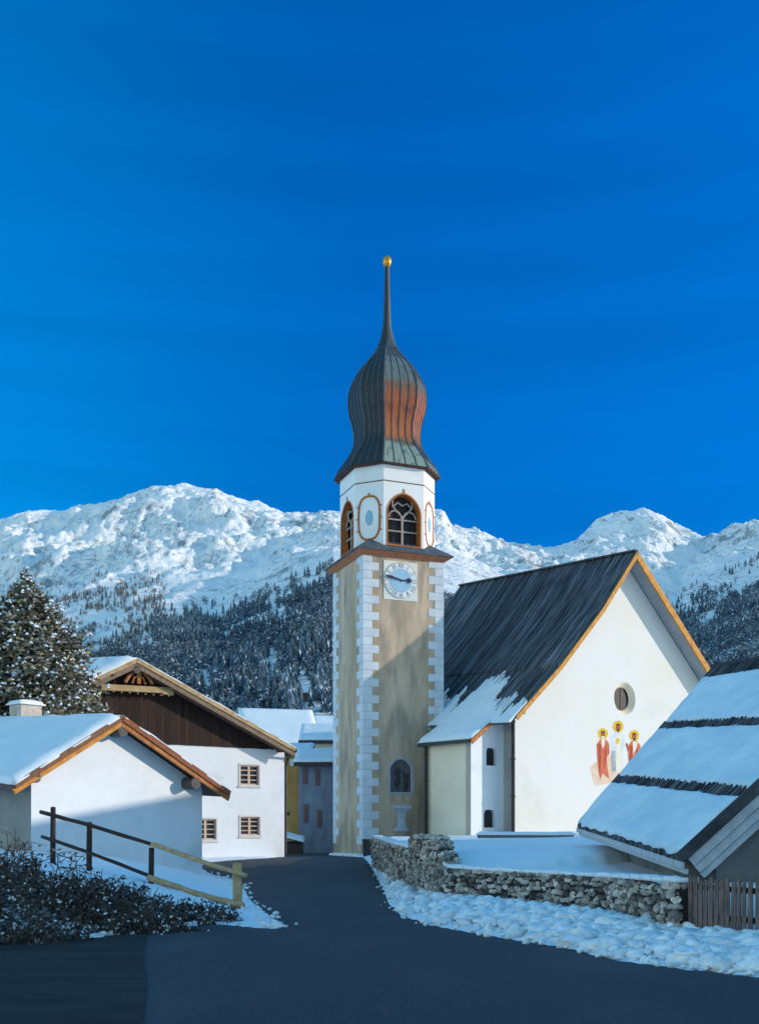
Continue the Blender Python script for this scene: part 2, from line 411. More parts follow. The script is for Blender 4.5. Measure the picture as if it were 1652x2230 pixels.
FLINE = curve([(-400,1420),(0,1400),(160,1395),(250,1385),(340,1358),(420,1348),(480,1352),(560,1322),(640,1292),(730,1262),(960,1240),(1010,1250),(1200,1330),(1480,1345),(1560,1322),(1652,1280),(1900,1240),(2200,1250)])
MD = np.concatenate([np.linspace(110, 330, 14), np.linspace(350, 900, 34), np.linspace(922, 1500, 56), np.linspace(1510, 2400, 100), np.linspace(2440, 3200, 8)])
MS = 3.6
MX = np.arange(-380, 2100, MS)
def terrain_z(x, d):
    """height of the mountain slope in the column x at the distance d (arrays)"""
    k = lambda y, dd: EYE + (HY - y)/F*dd
    z0 = np.full(x.shape, 1.2); z1 = k(1565, 340) + 0*x; z2 = k(FLINE(x)+6, 900); z3 = k(UPPER(x), 1500); z4 = k(RIDGE(x), 2400); z5 = z4*.62
    ds = [110, 340, 900, 1500, 2400, 3200]; zs = [z0, z1, z2, z3, z4, z5]
    out = np.zeros(x.shape)
    for i in range(5):
        m = (d >= ds[i]) & (d <= ds[i+1]); t = (d-ds[i])/(ds[i+1]-ds[i])
        out = np.where(m, zs[i]*(1-t)+zs[i+1]*t, out)
    return out
TX, TD = np.meshgrid(MX, MD, indexing='ij')
TZ = terrain_z(TX, TD)
WX = (TX-CX)/F*TD
rn = np.array([noise.ridged_multi_fractal((a*.0042, b*.0030, 4.2), .9, 2.15, 6, 1.0, 2.0) for a, b in zip(WX.ravel(), TD.ravel())]).reshape(TX.shape)
rn2 = np.array([noise.fractal((a*.02, b*.011, 1.2), .8, 2.2, 5) for a, b in zip(WX.ravel(), TD.ravel())]).reshape(TX.shape)
rn3 = np.array([noise.ridged_multi_fractal((a*.016 + b*.004, b*.0065, 9.7), .8, 2.2, 5, 1.0, 2.0) for a, b in zip(WX.ravel(), TD.ravel())]).reshape(TX.shape)
amp = 4 + 46*smooth(950, 1800, TD); top = 1 - .72*smooth(2050, 2400, TD)
TZ = TZ + (rn3-1.15)*(1.5+7*smooth(950, 1700, TD))*(1-.45*smooth(2150, 2400, TD)) + (rn-1.15)*amp*.58*top + rn2*(1.5+10*smooth(900, 1800, TD))*(1-.35*smooth(2100, 2400, TD))
def mountain_mat():
    m = bpy.data.materials.new('snowy rock'); m.use_nodes = True
    nt = m.node_tree; N = nt.nodes; L = nt.links; b = N['Principled BSDF']; b.inputs['Roughness'].default_value = .9
    b.inputs['Specular IOR Level'].default_value = .1
    tc = N.new('ShaderNodeTexCoord')
    mp = N.new('ShaderNodeMapping'); mp.inputs['Rotation'].default_value = (0, .5, .25); mp.inputs['Scale'].default_value = (1.5, .45, 1.0)
    L.new(tc.outputs['Object'], mp.inputs[0])
    def nz(sc, det, ro=.65, dist=0.0):
        n = N.new('ShaderNodeTexNoise'); n.inputs['Scale'].default_value = sc; n.inputs['Detail'].default_value = det; n.inputs['Roughness'].default_value = ro
        n.inputs['Distortion'].default_value = dist
        L.new(mp.outputs[0], n.inputs['Vector']); return n
    big = nz(.0035, 4); fine = nz(.022, 8, .7, 1.2); lines = nz(.05, 6, .75, 2.0)
    g = N.new('ShaderNodeNewGeometry'); sp = N.new('ShaderNodeSeparateXYZ'); L.new(g.outputs['Normal'], sp.inputs[0])
    slope = N.new('ShaderNodeMapRange'); slope.inputs[1].default_value = .93; slope.inputs[2].default_value = .55; L.new(sp.outputs['Z'], slope.inputs[0])
    def math_(op, a, b_):
        n = N.new('ShaderNodeMath'); n.operation = op
        for i, q in enumerate((a, b_)):
            if isinstance(q, (int, float)): n.inputs[i].default_value = q
            else: L.new(q, n.inputs[i])
        return n.outputs[0]
    s = math_('ADD', math_('MULTIPLY', slope.outputs[0], .20), math_('MULTIPLY', big.outputs['Fac'], .55))
    s = math_('ADD', s, math_('MULTIPLY', fine.outputs['Fac'], .75))
    rk = N.new('ShaderNodeMapRange'); rk.inputs[1].default_value = .80; rk.inputs[2].default_value = .86; L.new(s, rk.inputs[0])
    sq = nz(.017, 5, .62, 2.6)                       # thin broken seams of bare rock
    ln = N.new('ShaderNodeMapRange'); ln.inputs[1].default_value = .030; ln.inputs[2].default_value = .012
    L.new(math_('ABSOLUTE', math_('SUBTRACT', sq.outputs['Fac'], .53), 0), ln.inputs[0])
    gate = N.new('ShaderNodeMapRange'); gate.inputs[1].default_value = .46; gate.inputs[2].default_value = .56; L.new(nz(.008, 4).outputs['Fac'], gate.inputs[0])
    seam = math_('MULTIPLY', math_('MULTIPLY', ln.outputs[0], gate.outputs[0]), .85)
    rkf = math_('MAXIMUM', rk.outputs[0], seam)
    rc = N.new('ShaderNodeMix'); rc.data_type = 'RGBA'; rc.inputs['A'].default_value = (.20,.23,.26,1); rc.inputs['B'].default_value = (.46,.51,.55,1)
    L.new(lines.outputs['Fac'], rc.inputs['Factor'])
    mx = N.new('ShaderNodeMix'); mx.data_type = 'RGBA'; mx.inputs['A'].default_value = (.90,.91,.93,1)
    L.new(rkf, mx.inputs['Factor']); L.new(rc.outputs['Result'], mx.inputs['B'])
    L.new(mx.outputs['Result'], b.inputs['Base Color'])
    bp = N.new('ShaderNodeBump'); bp.inputs['Strength'].default_value = .7; bp.inputs['Distance'].default_value = 14
    L.new(fine.outputs['Fac'], bp.inputs['Height']); L.new(bp.outputs[0], b.inputs['Normal'])
    return m
tag(grid_obj('mountains', WX, TD, TZ, mountain_mat()), kind='structure')

# ------------------------------------------------------------------ the far wood on the slopes
NEEDLE = pm('blue green needles', (.050,.085,.125), (.105,.165,.22), .03, .9, island=.5)
NEEDSN = pm('snow on needles', (.60,.68,.76), (.44,.53,.62), .2, .8, island=.3)
SCRUB = pm('bare scrub', (.10,.095,.095), (.17,.16,.155), .2, .9, island=.4)
from mathutils.bvhtree import BVHTree
def _terr_lookup():
    dd = MD; xx = MX
    def f(x, d):
        i = min(max(int((x-xx[0])/MS), 0), len(xx)-2); j = min(max(int(np.searchsorted(dd, d))-1, 0), len(dd)-2)
        a = (x-xx[i])/MS; b = (d-dd[j])/(dd[j+1]-dd[j])
        return TZ[i,j]*(1-a)*(1-b)+TZ[i+1,j]*a*(1-b)+TZ[i,j+1]*(1-a)*b+TZ[i+1,j+1]*a*b
    return f
tz = _terr_lookup()
def conifer_proto(seed, tiers=4, n=6):
    rnd = random.Random(seed); vs = []; fs = []; ms = []
    for t in range(tiers):
        z0 = .06 + t*.94/tiers*.92; z1 = min(1.0, z0 + .94/tiers*1.7); r = .27*(1-t/tiers)**.8 + .03
        b = len(vs); off = rnd.uniform(0, 6)
        for j in range(n):
            q = off + 2*PI*j/n; rr = r*rnd.uniform(.6, 1.25); vs.append((rr*math.cos(q), rr*math.sin(q), z0-rnd.uniform(0,.06)))
        for j in range(n):
            q = off + 2*PI*(j+.5)/n; rr = r*.42; vs.append((rr*math.cos(q), rr*math.sin(q), z0+(z1-z0)*.35))
        vs.append((rnd.uniform(-.02,.02), rnd.uniform(-.02,.02), z1))
        for j in range(n):
            k = (j+1) % n; A = b+j; B = b+n+j; Bp = b+n+(j-1) % n; T = b+2*n
            fs += [(A, B, Bp), (Bp, B, T)]
            ms += [1 if rnd.random() < .10 else 0, 1 if rnd.random() < .17 else 0]
    return np.array(vs), np.array(fs), np.array(ms)
def leafy_proto(seed, n=52):
    rnd = random.Random(seed); v = []; f = []; ms = []
    for i in range(n):
        d = Vector((rnd.gauss(0,1), rnd.gauss(0,1), rnd.gauss(0,1))).normalized()*rnd.random()**.45
        c = Vector((d.x*.33, d.y*.33, .52+d.z*.44)); r = rnd.uniform(.07, .15)
        a = Vector((rnd.uniform(-1,1), rnd.uniform(-1,1), rnd.uniform(-.6,.6))).normalized()*r
        b = a.cross(Vector((rnd.uniform(-1,1), rnd.uniform(-1,1), rnd.uniform(-1,1)))).normalized()*r*.8
        k = len(v); v += [tuple(c-a), tuple(c+b), tuple(c+a*.9-b*.3)]; f.append((k, k+1, k+2)); ms.append(1 if rnd.random() < .20 else 0)
    return np.array(v), np.array(f), np.array(ms)
PROT = [conifer_proto(i) for i in range(4)] + [leafy_proto(i) for i in range(4)]
def forest(name, spots, label, mats):
    V = []; Fc = []; M = []; b = 0
    for (x, y, z, h, w) in spots:
        lf_ = noise.noise((x*.012, y*.012, 3.3)) > .05
        vs, fs, ms = random.choice(PROT[4:] if lf_ and random.random() < .8 else PROT[:4]); h = h*(.72 if lf_ else 1); q = random.uniform(0, 6.28); c, s = math.cos(q), math.sin(q)
        p = np.empty_like(vs); p[:,0] = (vs[:,0]*c-vs[:,1]*s)*h*w+x; p[:,1] = (vs[:,0]*s+vs[:,1]*c)*h*w+y; p[:,2] = vs[:,2]*h+z
        V.append(p); Fc.append(fs+b); M.append(ms); b += len(vs)
    me = bpy.data.meshes.new(name); me.from_pydata(np.concatenate(V).tolist(), [], np.concatenate(Fc).tolist())
    for m in mats: me.materials.append(m)
    me.polygons.foreach_set('material_index', np.concatenate(M).tolist()); me.update()
    o = bpy.data.objects.new(name, me); COL.objects.link(o)
    return tag(o, label, 'forest', kind='stuff')
def scatter(x0, x1, d0, d1, n, dens, h0, h1):
    out = []
    for _ in range(n):
        d = math.sqrt(random.uniform(d0*d0, d1*d1)); x = random.uniform(x0, x1)
        z = tz(x, d); yy = HY-(z-EYE)*F/d
        if random.random() > dens(x, yy, d): continue
        out.append(((x-CX)/F*d, d, z-.3, random.uniform(h0, h1), random.uniform(.75, 1.25)))
    return out
def dens_l(x, y, d):
    n = noise.noise((x*.011, d*.006, 2.0)) + .5*noise.noise((x*.04, d*.02, 5.0))
    lim = 900 if x > 330 else 640
    lim += 60*noise.noise((x*.02, 7, 3))
    if d > lim: return max(0, .30-(d-lim)/600) * (1 if n > .05 else .15)
    return 1.0 if n > -.22 else .07
tag(forest('forest', scatter(120, 790, 335, 1250, 15000, dens_l, 6, 12), 'dark blue snow-dusted conifer forest covering the slope left of the tower', [NEEDLE, NEEDSN]))
def dens_r(x, y, d):
    n = noise.noise((x*.012, d*.008, 22.0)) + .4*noise.noise((x*.05, d*.02, 5.0))
    if d > 930: return .12 if n > .1 else .02
    return .95 if n > -.22 else .05
forest('forest', scatter(950, 1040, 335, 700, 700, dens_r, 5, 9) + scatter(1440, 1760, 335, 1300, 5200, dens_r, 6, 12), 'dark conifer forest with snowy clearings right of the church gable', [NEEDLE, NEEDSN])
def dens_s(x, y, d):
    n = noise.noise((x*.02, d*.012, 41.0)) + .5*noise.noise((x*.06, d*.03, 5.0))
    return (.75 if n > -.05 else .10) * (1 if d < 1300 else .35)
s_ = forest('scrub', scatter(90, 360, 640, 1380, 1900, dens_s, 4, 9), 'sparse grey scrub dotted over the white slope behind the spruce', [SCRUB, NEEDSN])
s_['category'] = 'scrub'

# ------------------------------------------------------------------ building helpers
class Bld:
    """a building: an Empty at the base of its facade, local x along the facade, y inwards, z = height above the road"""
    def __init__(s, name, label, cat, fac, zb, group=None):
        s.fac = fac; s.zb = zb
        s.root = thing(name, label, cat, (fac.o.x, fac.o.y, zb), fac.phi, group)
    def mb(s):
        m = MB(); m.M = Matrix.Translation((0, 0, -s.zb)); return m
    def put(s, m, name, mats, parent=None, **kw):
        return m.build(name, mats, parent or s.root, **kw)
def boards(mb, A, B, n, th, jit=.012, mi=0):
    """a roof plane of boards running from the first points (ridge) down to the last (eave)"""
    A = [Vector(p) for p in A]; B = [Vector(p) for p in B]; k = len(A)
    for i in range(n):
        t0 = i/n; t1 = (i+1)/n - .0008; o = Vector((0, 0, random.uniform(-jit, jit)))
        ext = random.uniform(-.03, .03)
        vs = []
        for q in range(k):
            a = A[q].lerp(B[q], t0) + o; b_ = A[q].lerp(B[q], t1) + o
            if q == k-1:
                d = (A[q]-A[q-1]).normalized()*ext; a = a+d; b_ = b_+d
            vs += [a, b_, a-Vector((0,0,th)), b_-Vector((0,0,th))]
        fs = []
        for q in range(k-1):
            u = 4*q; w = u+4
            fs += [(u,u+1,w+1,w), (u+2,w+2,w+3,u+3), (u,w,w+2,u+2), (u+1,u+3,w+3,w+1)]
        fs += [(0,2,3,1), (4*k-4,4*k-3,4*k-1,4*k-2)]
        mb.add(vs, fs, mi)
def arch(x0, x1, z0, z1, n=10, pointed=0.0):
    """an arched opening outline: straight jambs, a round (or slightly pointed) head"""
    w = (x1-x0)/2; cx = (x0+x1)/2; zs = z1 - w*(1+pointed); pts = [(x0, z0), (x1, z0)]
    for i in range(n+1):
        q = PI*i/n; pts.append((cx+w*math.cos(q), zs + w*math.sin(q)*(1+pointed*math.sin(q)**3)))
    return pts
def circle(cx, cz, rx, rz, n=28): return [(cx+rx*math.cos(2*PI*i/n), cz+rz*math.sin(2*PI*i/n)) for i in range(n)]
def rect(x0, z0, x1, z1): return [(x0,z0),(x1,z0),(x1,z1),(x0,z1)]
def ring(mb, outer, inner, y0, y1, mi=0):
    """a flat band between two outlines of the same length, standing from y0 (back) to y1 (front)"""
    n = len(outer)
    vs = [(a, y1, b) for a, b in outer] + [(a, y1, b) for a, b in inner] + [(a, y0, b) for a, b in outer] + [(a, y0, b) for a, b in inner]
    fs = []
    for i in range(n):
        j = (i+1) % n
        fs += [(i, j, n+j, n+i), (2*n+i, i, j, 2*n+j)[::-1], (n+i, n+j, 3*n+j, 3*n+i)]
    mb.add(vs, fs, mi)
def scale_out(pts, k, kz=None):
    cx = sum(p[0] for p in pts)/len(pts); cz = sum(p[1] for p in pts)/len(pts)
    return [(cx+(a-cx)*k, cz+(b-cz)*(kz or k)) for a, b in pts]
def offset(pts, d):
    """outline moved outwards by d (counter-clockwise outline)"""
    n = len(pts); out = []
    for i in range(n):
        p = Vector(pts[i]); a = (p-Vector(pts[i-1])); b = (Vector(pts[(i+1) % n])-p)
        if a.length < 1e-6: a = b
        if b.length < 1e-6: b = a
        a.normalize(); b.normalize(); na = Vector((a.y, -a.x)); nb = Vector((b.y, -b.x)); m = (na+nb)
        if m.length < 1e-6: m = na
        m.normalize(); k = d/max(.35, m.dot(na)); out.append((p.x+m.x*k, p.y+m.y*k))
    return out
def pipe(B, s, v, z0, z1, r=.055, name='drainpipe', bend=None):
    m = B.mb(); pts = [(s, v, z0), (s, v, z1)]
    if bend: pts += bend
    m.tube(pts, r, 10)
    for z in np.linspace(z0+.4, z1-.3, 4): m.tube([(s, v, z-.03), (s, v, z+.03)], r*1.35, 10)
    return B.put(m, name, IRON, smooth=False)

# ------------------------------------------------------------------ church (nave, annex, gable)
FR = Fac(11.11, 45.0, 38)                       # plane of the rakes, apex at s = 0
def build_church():
    B = Bld('church', 'white gabled church with steep dark board roof and painted saints on its gable', 'church', FR, 1.3)
    WV = .72                                    # the wall stands this far behind the rakes
    rakeL = [FR.sz(x, y) for x, y in ((1385,1200),(1311,1322),(1219,1446),(1123,1556))]
    rr = [FR.sz(x, y) for x, y in ((1385,1200),(1551,1471))]
    k = (rr[1][1]-rr[0][1])/(rr[1][0]-rr[0][0]); sR = 7.3
    rakeR = [rr[0], rr[1], (sR, rr[1][1]+k*(sR-rr[1][0])*.97)]
    zA = rakeL[0][1]
    sN, _ = FR.sz(1115, 1600, WV)               # left corner of the gable wall
    sRw = sR-.45
    top = .16
    def under(pts, s):
        q = sorted(pts); return float(np.interp(s, [p[0] for p in q], [p[1] for p in q]))
    # gable wall with the round window
    oc, ocz = FR.sz(1360, 1521, WV); r_ = .73
    outer = [(sN, .6), (sRw, .6), (sRw, under(rakeR, sRw)-.22), (rakeR[1][0], rakeR[1][1]-.22), (0, zA-.22), (rakeL[1][0], rakeL[1][1]-.22), (rakeL[2][0], rakeL[2][1]-.22), (sN, under(rakeL, sN)-.22)]
    m = B.mb(); m.facade(outer, [circle(oc, ocz, r_, r_*.98, 36)], WV, .5, reveal=.25, splay=.70, mi=0, mr=1, back=False)
    L_ = 11.6
    # side walls and back wall
    m.box(sN, WV+.01, .6, sN+.5, L_, under(rakeL, sN)-.2); m.box(sRw-.5, WV+.01, .6, sRw, L_, under(rakeR, sRw)-.2)
    m.ext([(sN, L_, .6), (sRw, L_, .6), (sRw, L_, under(rakeR, sRw)-.2), (0, L_, zA-.1), (sN, L_, under(rakeL, sN)-.2)], (0, .4, 0))
    wall = B.put(m, 'wall', [GABLE, CREAM])
    m = B.mb(); c = circle(oc, ocz, r_*.71, r_*.70, 36)
    m.ext([(a, WV+.25, b) for a, b in c], (0, .03, 0)); win = B.put(m, 'round_window', DARK)
    m = B.mb(); ring(m, circle(oc, ocz, r_*.72, r_*.71, 36), circle(oc, ocz, r_*.67, r_*.66, 36), WV+.25, WV+.22)
    m.box(oc-.012, WV+.225, ocz-r_*.67, oc+.012, WV+.249, ocz+r_*.67); B.put(m, 'frame', IRON, win)
    # roof: two slopes of boards; the ridge climbs a little towards the choir
    tb = 11.3; zb = zA+.55
    back = lambda pts: [Vector((s, tb, z+(zb-zA))) for s, z in pts]
    front = lambda pts: [Vector((s, 0, z)) for s, z in pts]
    eL = [(a, b) for a, b in rakeL]
    m = B.mb()
    boards(m, front(eL[:3]), back(eL[:3]), 58, .10, .012)
    low = [(eL[2][0]+.04, eL[2][1]-.045), (eL[3][0]-.30, eL[3][1]-.30)]
    boards(m, front(low), back(low), 64, .09, .014)
    boards(m, front(rakeR), back(rakeR), 58, .10, .012)
    m.bar((0, -.02, zA+.03), (0, tb, zb+.03), .22, .08)
    roof = B.put(m, 'roof', BOARD)
    # snow clinging to the lower boards in ragged tongues
    m = B.mb(); lowd = Vector((low[1][0]-low[0][0], 0, low[1][1]-low[0][1])); ln = lowd.length
    nn = 74
    for i in range(nn):
        t0 = i/nn; t = t0*6.2
        if t > 6.0: break
        env = np.interp(t, [0, .5, 1.0, 1.6, 2.2, 2.8, 3.3, 4.0, 4.8, 5.6, 6.2], [.42, .30, .34, .30, .62, .98, .90, .45, .58, .60, .50])
        f = max(.08, min(.98, env + .28*noise.noise((t*2.3, 3.0, 1.0)) + random.uniform(-.20, .12)))
        p = lambda tt, q: Vector((low[1][0], tt, low[1][1]+(zb-zA)*tt/tb)) - lowd*q + Vector((0, 0, 0))
        a, b = t, t+6.2/nn+.004
        f0 = -.01; f2 = f + random.uniform(-.05, .02)
        m.slab(p(a, f0), p(b, f0), p(b, f), p(a, f2), .05+random.uniform(0,.02), 1, 5, .015, 3, 0)
    B.put(m, 'snow', SNOWR, roof, smooth=False)
    # timber along the rakes and the soffit of the overhang
    m = B.mb()
    for a, b in zip(eL[:-1], eL[1:]): m.bar((a[0]+.02, -.035, a[1]-.14), (b[0]+.02, -.035, b[1]-.14), .06, .17)
    B.put(m, 'rake_board', AMBERW)
    m = B.mb(); a, b = rakeR[0], rakeR[2]
    m.bar((a[0]-.02, -.04, a[1]-.17), (b[0], -.04, b[1]-.17), .07, .30); B.put(m, 'rake_board', AMBERW)
    m = B.mb(); m.ext([(a[0], 0.0, a[1]-.11), (b[0], 0.0, b[1]-.11), (b[0], WV+.1, b[1]-.11), (a[0], WV+.1, a[1]-.11)], (0, 0, -.05)); B.put(m, 'soffit', GREYP)
    # eave gutter and plinth moulding at the left
    m = B.mb(); m.bar((sN-.12, 0, under(rakeL, sN)-.33), (sN-.12, 5.6, under(rakeL, sN)-.05), .22, .16); B.put(m, 'gutter', IRON)
    pipe(B, sN-.02, WV-.07, 1.0, under(rakeL, sN)-.35, .075, bend=[(sN-.12, WV-.2, under(rakeL, sN)-.22)])
    # annex: its front stands a little behind the gable, its left face in shade
    AV = WV+.62
    sC, zE = FR.sz(1025, 1613, AV)
    # length of its left face from the photograph's x = 925
    av = AV
    for _ in range(400):
        av += .02
        if FR.sz(925, 1700, av)[0] <= sC: pass
        o = FR.o + FR.e*sC + FR.u*av
        if CX+o.x/o.y*F < 928: break
    zTop = under(rakeL, sN)-.30
    m = B.mb()
    wz = []
    for (x, y, hw, hh) in ((1078,1648,13.5,20), (1074,1783,15,20)):
        s, z = FR.sz(x-9, y, AV); hw_ = hw/F*40/.86; hh_ = hh/F*40
        wz.append(arch(s-hw_, s+hw_, z-hh_, z+hh_, 8, -.35))
    m.facade([(sC, .6), (sN+.05, .6), (sN+.05, zTop-.12), (sC, zE-.06)], wz, AV, .3, reveal=.16, mi=0, mr=0, back=False)
    m.box(sC, AV+.01, .6, sC+.3, av, zE-.07, 1)
    m.box(sC, av-.3, .6, sN+.05, av, zE-.07, 1)
    B.put(m, 'annex_wall', [WHITE, CREAM])
    for h in wz:
        m = B.mb(); m.ext([(a, AV+.14, b) for a, b in h], (0, .04, 0)); w = B.put(m, 'window', DARK)
        m = B.mb(); ring(m, offset(h, .07), h, AV+.01, AV-.012); B.put(m, 'frame', WHITE, w)
    # annex roof and its snow
    c = [(sC-.22, AV-.22, zE-.03), (sN+.12, AV-.22, zTop+.13), (sN+.12, av+.25, zTop+.13), (sC-.22, av+.25, zE+.0)]
    m = B.mb(); m.slab(c[0], c[1], c[2], c[3], .07, 1, 1); ar = B.put(m, 'annex_roof', LEAD)
    m = B.mb(); m.slab((sC-.24, AV-.24, zE+.03), (sN-.05, AV-.24, zTop+.10), (sN-.05, av+.27, zTop+.10), (sC-.24, av+.27, zE+.06), .13, 18, 24, .035, 2.2, .12, lift=.012); B.put(m, 'snow', SNOWR, ar, smooth=True)
    m = B.mb(); m.bar((sC-.22, AV-.26, zE-.08), (sN-.35, AV-.26, zTop-.10), .05, .17); B.put(m, 'rake_board', RUSTW)
    m = B.mb(); m.bar((sC-.25, AV-.2, zE-.03), (sC-.25, av+.2, zE-.03), .11, .11); B.put(m, 'gutter', IRON)
    pipe(B, sC-.06, av-.06, 1.0, zE-.1, .07, bend=[(sC-.22, av+.02, zE-.04)])
    # painted saints on the gable: flat paint, a few millimetres of limewash
    HALO = pm('yellow paint', (.72,.48,.03), (.60,.36,.02), 9, .85); SKIN = pm('brown paint', (.28,.08,.04), (.36,.13,.07), 9, .85)
    RED = pm('red paint', (.50,.075,.03), (.60,.19,.10), 2.4, .85, stretch=(2,1,.5)); BLU = pm('grey blue paint', (.22,.27,.35), (.40,.44,.50), 3, .85)
    IV = pm('ivory paint', (.72,.68,.50), (.66,.66,.60), 5, .85); PCH = pm('peach paint', (.62,.42,.30), (.70,.58,.48), 3, .85)
    S = lambda x, y: FR.sz(x, y, WV)
    def flat(mb, pts, lay, mi):
        q = [S(x, y) for x, y in pts]; y1 = WV-.003*lay
        tri = tessellate_polygon([[Vector((a, b, 0)) for a, b in q]])
        mb.add([(a, y1, b) for a, b in q], [tuple(t) for t in tri], mi)
    def ell(x, y, rx, ry, n=20, wob=.04): return [(x+rx*math.cos(2*PI*i/n)*(1+random.uniform(-wob, wob)), y+ry*math.sin(2*PI*i/n)) for i in range(n)]
    m = B.mb(); flat(m, [(1284,1672),(1305,1652),(1330,1645),(1362,1690),(1330,1705),(1294,1712)], 1, 0)
    mural = B.put(m, 'mural', PCH, fix=False); tag(mural, 'three painted saints with yellow haloes standing on a peach ground')
    def saint(cx, hy, k, robe, kind):
        m = B.mb()
        flat(m, ell(cx, hy, 11.5*k, 12.5*k), 2, 0)
        flat(m, ell(cx, hy+2*k, 5*k, 8*k), 3, 1)
        w = 14*k
        flat(m, [(cx-6*k,hy+12*k),(cx+7*k,hy+12*k),(cx+w,hy+22*k),(cx+w+1,hy+44*k),(cx+9*k,hy+52*k),(cx+10*k,hy+74*k),(cx+14*k,hy+100*k),(cx+6*k,hy+94*k),(cx-1*k,hy+88*k),(cx-6*k,hy+102*k),(cx-10*k,hy+84*k),(cx-w+1,hy+50*k),(cx-w,hy+24*k)], 2, 2)
        if kind != 1:
            flat(m, [(cx-9*k,hy+22*k),(cx-5*k,hy+24*k),(cx-4*k,hy+60*k),(cx-7*k,hy+92*k),(cx-10*k,hy+60*k)], 3, 5); flat(m, [(cx+5*k,hy+30*k),(cx+8*k,hy+28*k),(cx+6*k,hy+60*k),(cx+3*k,hy+80*k)], 3, 5)
        flat(m, [(cx-3.6*k,hy+5*k),(cx+3.6*k,hy+5*k),(cx+1.5*k,hy+12*k),(cx-1.5*k,hy+12*k)], 4, 3 if kind == 0 else 6)
        flat(m, [(cx-4.6*k,hy-5*k),(cx,hy-7*k),(cx+4.6*k,hy-5*k),(cx+4*k,hy-1*k),(cx,hy-3*k),(cx-4*k,hy-1*k)], 4, 6)
        if kind == 0: flat(m, [(cx-4*k,hy+12*k),(cx+5*k,hy+12*k),(cx+3*k,hy+26*k),(cx,hy+34*k),(cx-3*k,hy+24*k)], 3, 3)
        if kind == 1:
            flat(m, [(cx-5*k,hy+16*k),(cx+9*k,hy+16*k),(cx+6*k,hy+40*k),(cx+8*k,hy+96*k),(cx-4*k,hy+98*k),(cx-4*k,hy+44*k)], 3, 3)
            flat(m, ell(cx-1*k, hy+31*k, 4*k, 6*k), 4, 0)
            flat(m, [(cx-14*k,hy+52*k),(cx-6*k,hy+52*k),(cx-5*k,hy+96*k),(cx-13*k,hy+95*k)], 4, 4)
        if kind == 2: flat(m, [(cx-3*k,hy+12*k),(cx+8*k,hy+14*k),(cx+4*k,hy+30*k),(cx-2*k,hy+42*k)], 3, 3); flat(m, [(cx-19*k,hy+18*k),(cx-15*k,hy+16*k),(cx-11*k,hy+30*k),(cx-14*k,hy+36*k)], 3, 1)
        o = B.put(m, 'saint_figure', [HALO, SKIN, robe, IV, BLU, pm('dark red fold', (.28,.04,.02), (.36,.08,.04), 3, .85) if 'dark red fold' not in MATS else MATS['dark red fold'], pm('dark hair paint', (.10,.035,.02), (.14,.05,.03), 9, .85) if 'dark hair paint' not in MATS else MATS['dark hair paint']], mural, fix=False)
        return o
    tag(saint(1312, 1598, .98, RED, 0), 'saint in a red robe with long pale beard, left of the three')
    tag(saint(1345, 1582, 1.02, pm('white blue paint', (.66,.70,.74), (.50,.55,.62), 3, .85), 1), 'tallest saint in a white and blue robe in the middle')
    tag(saint(1380, 1602, .98, RED, 2), 'saint in a red robe beside the snowy roof, right of the three')
    push(B.root)
    return B
build_church()

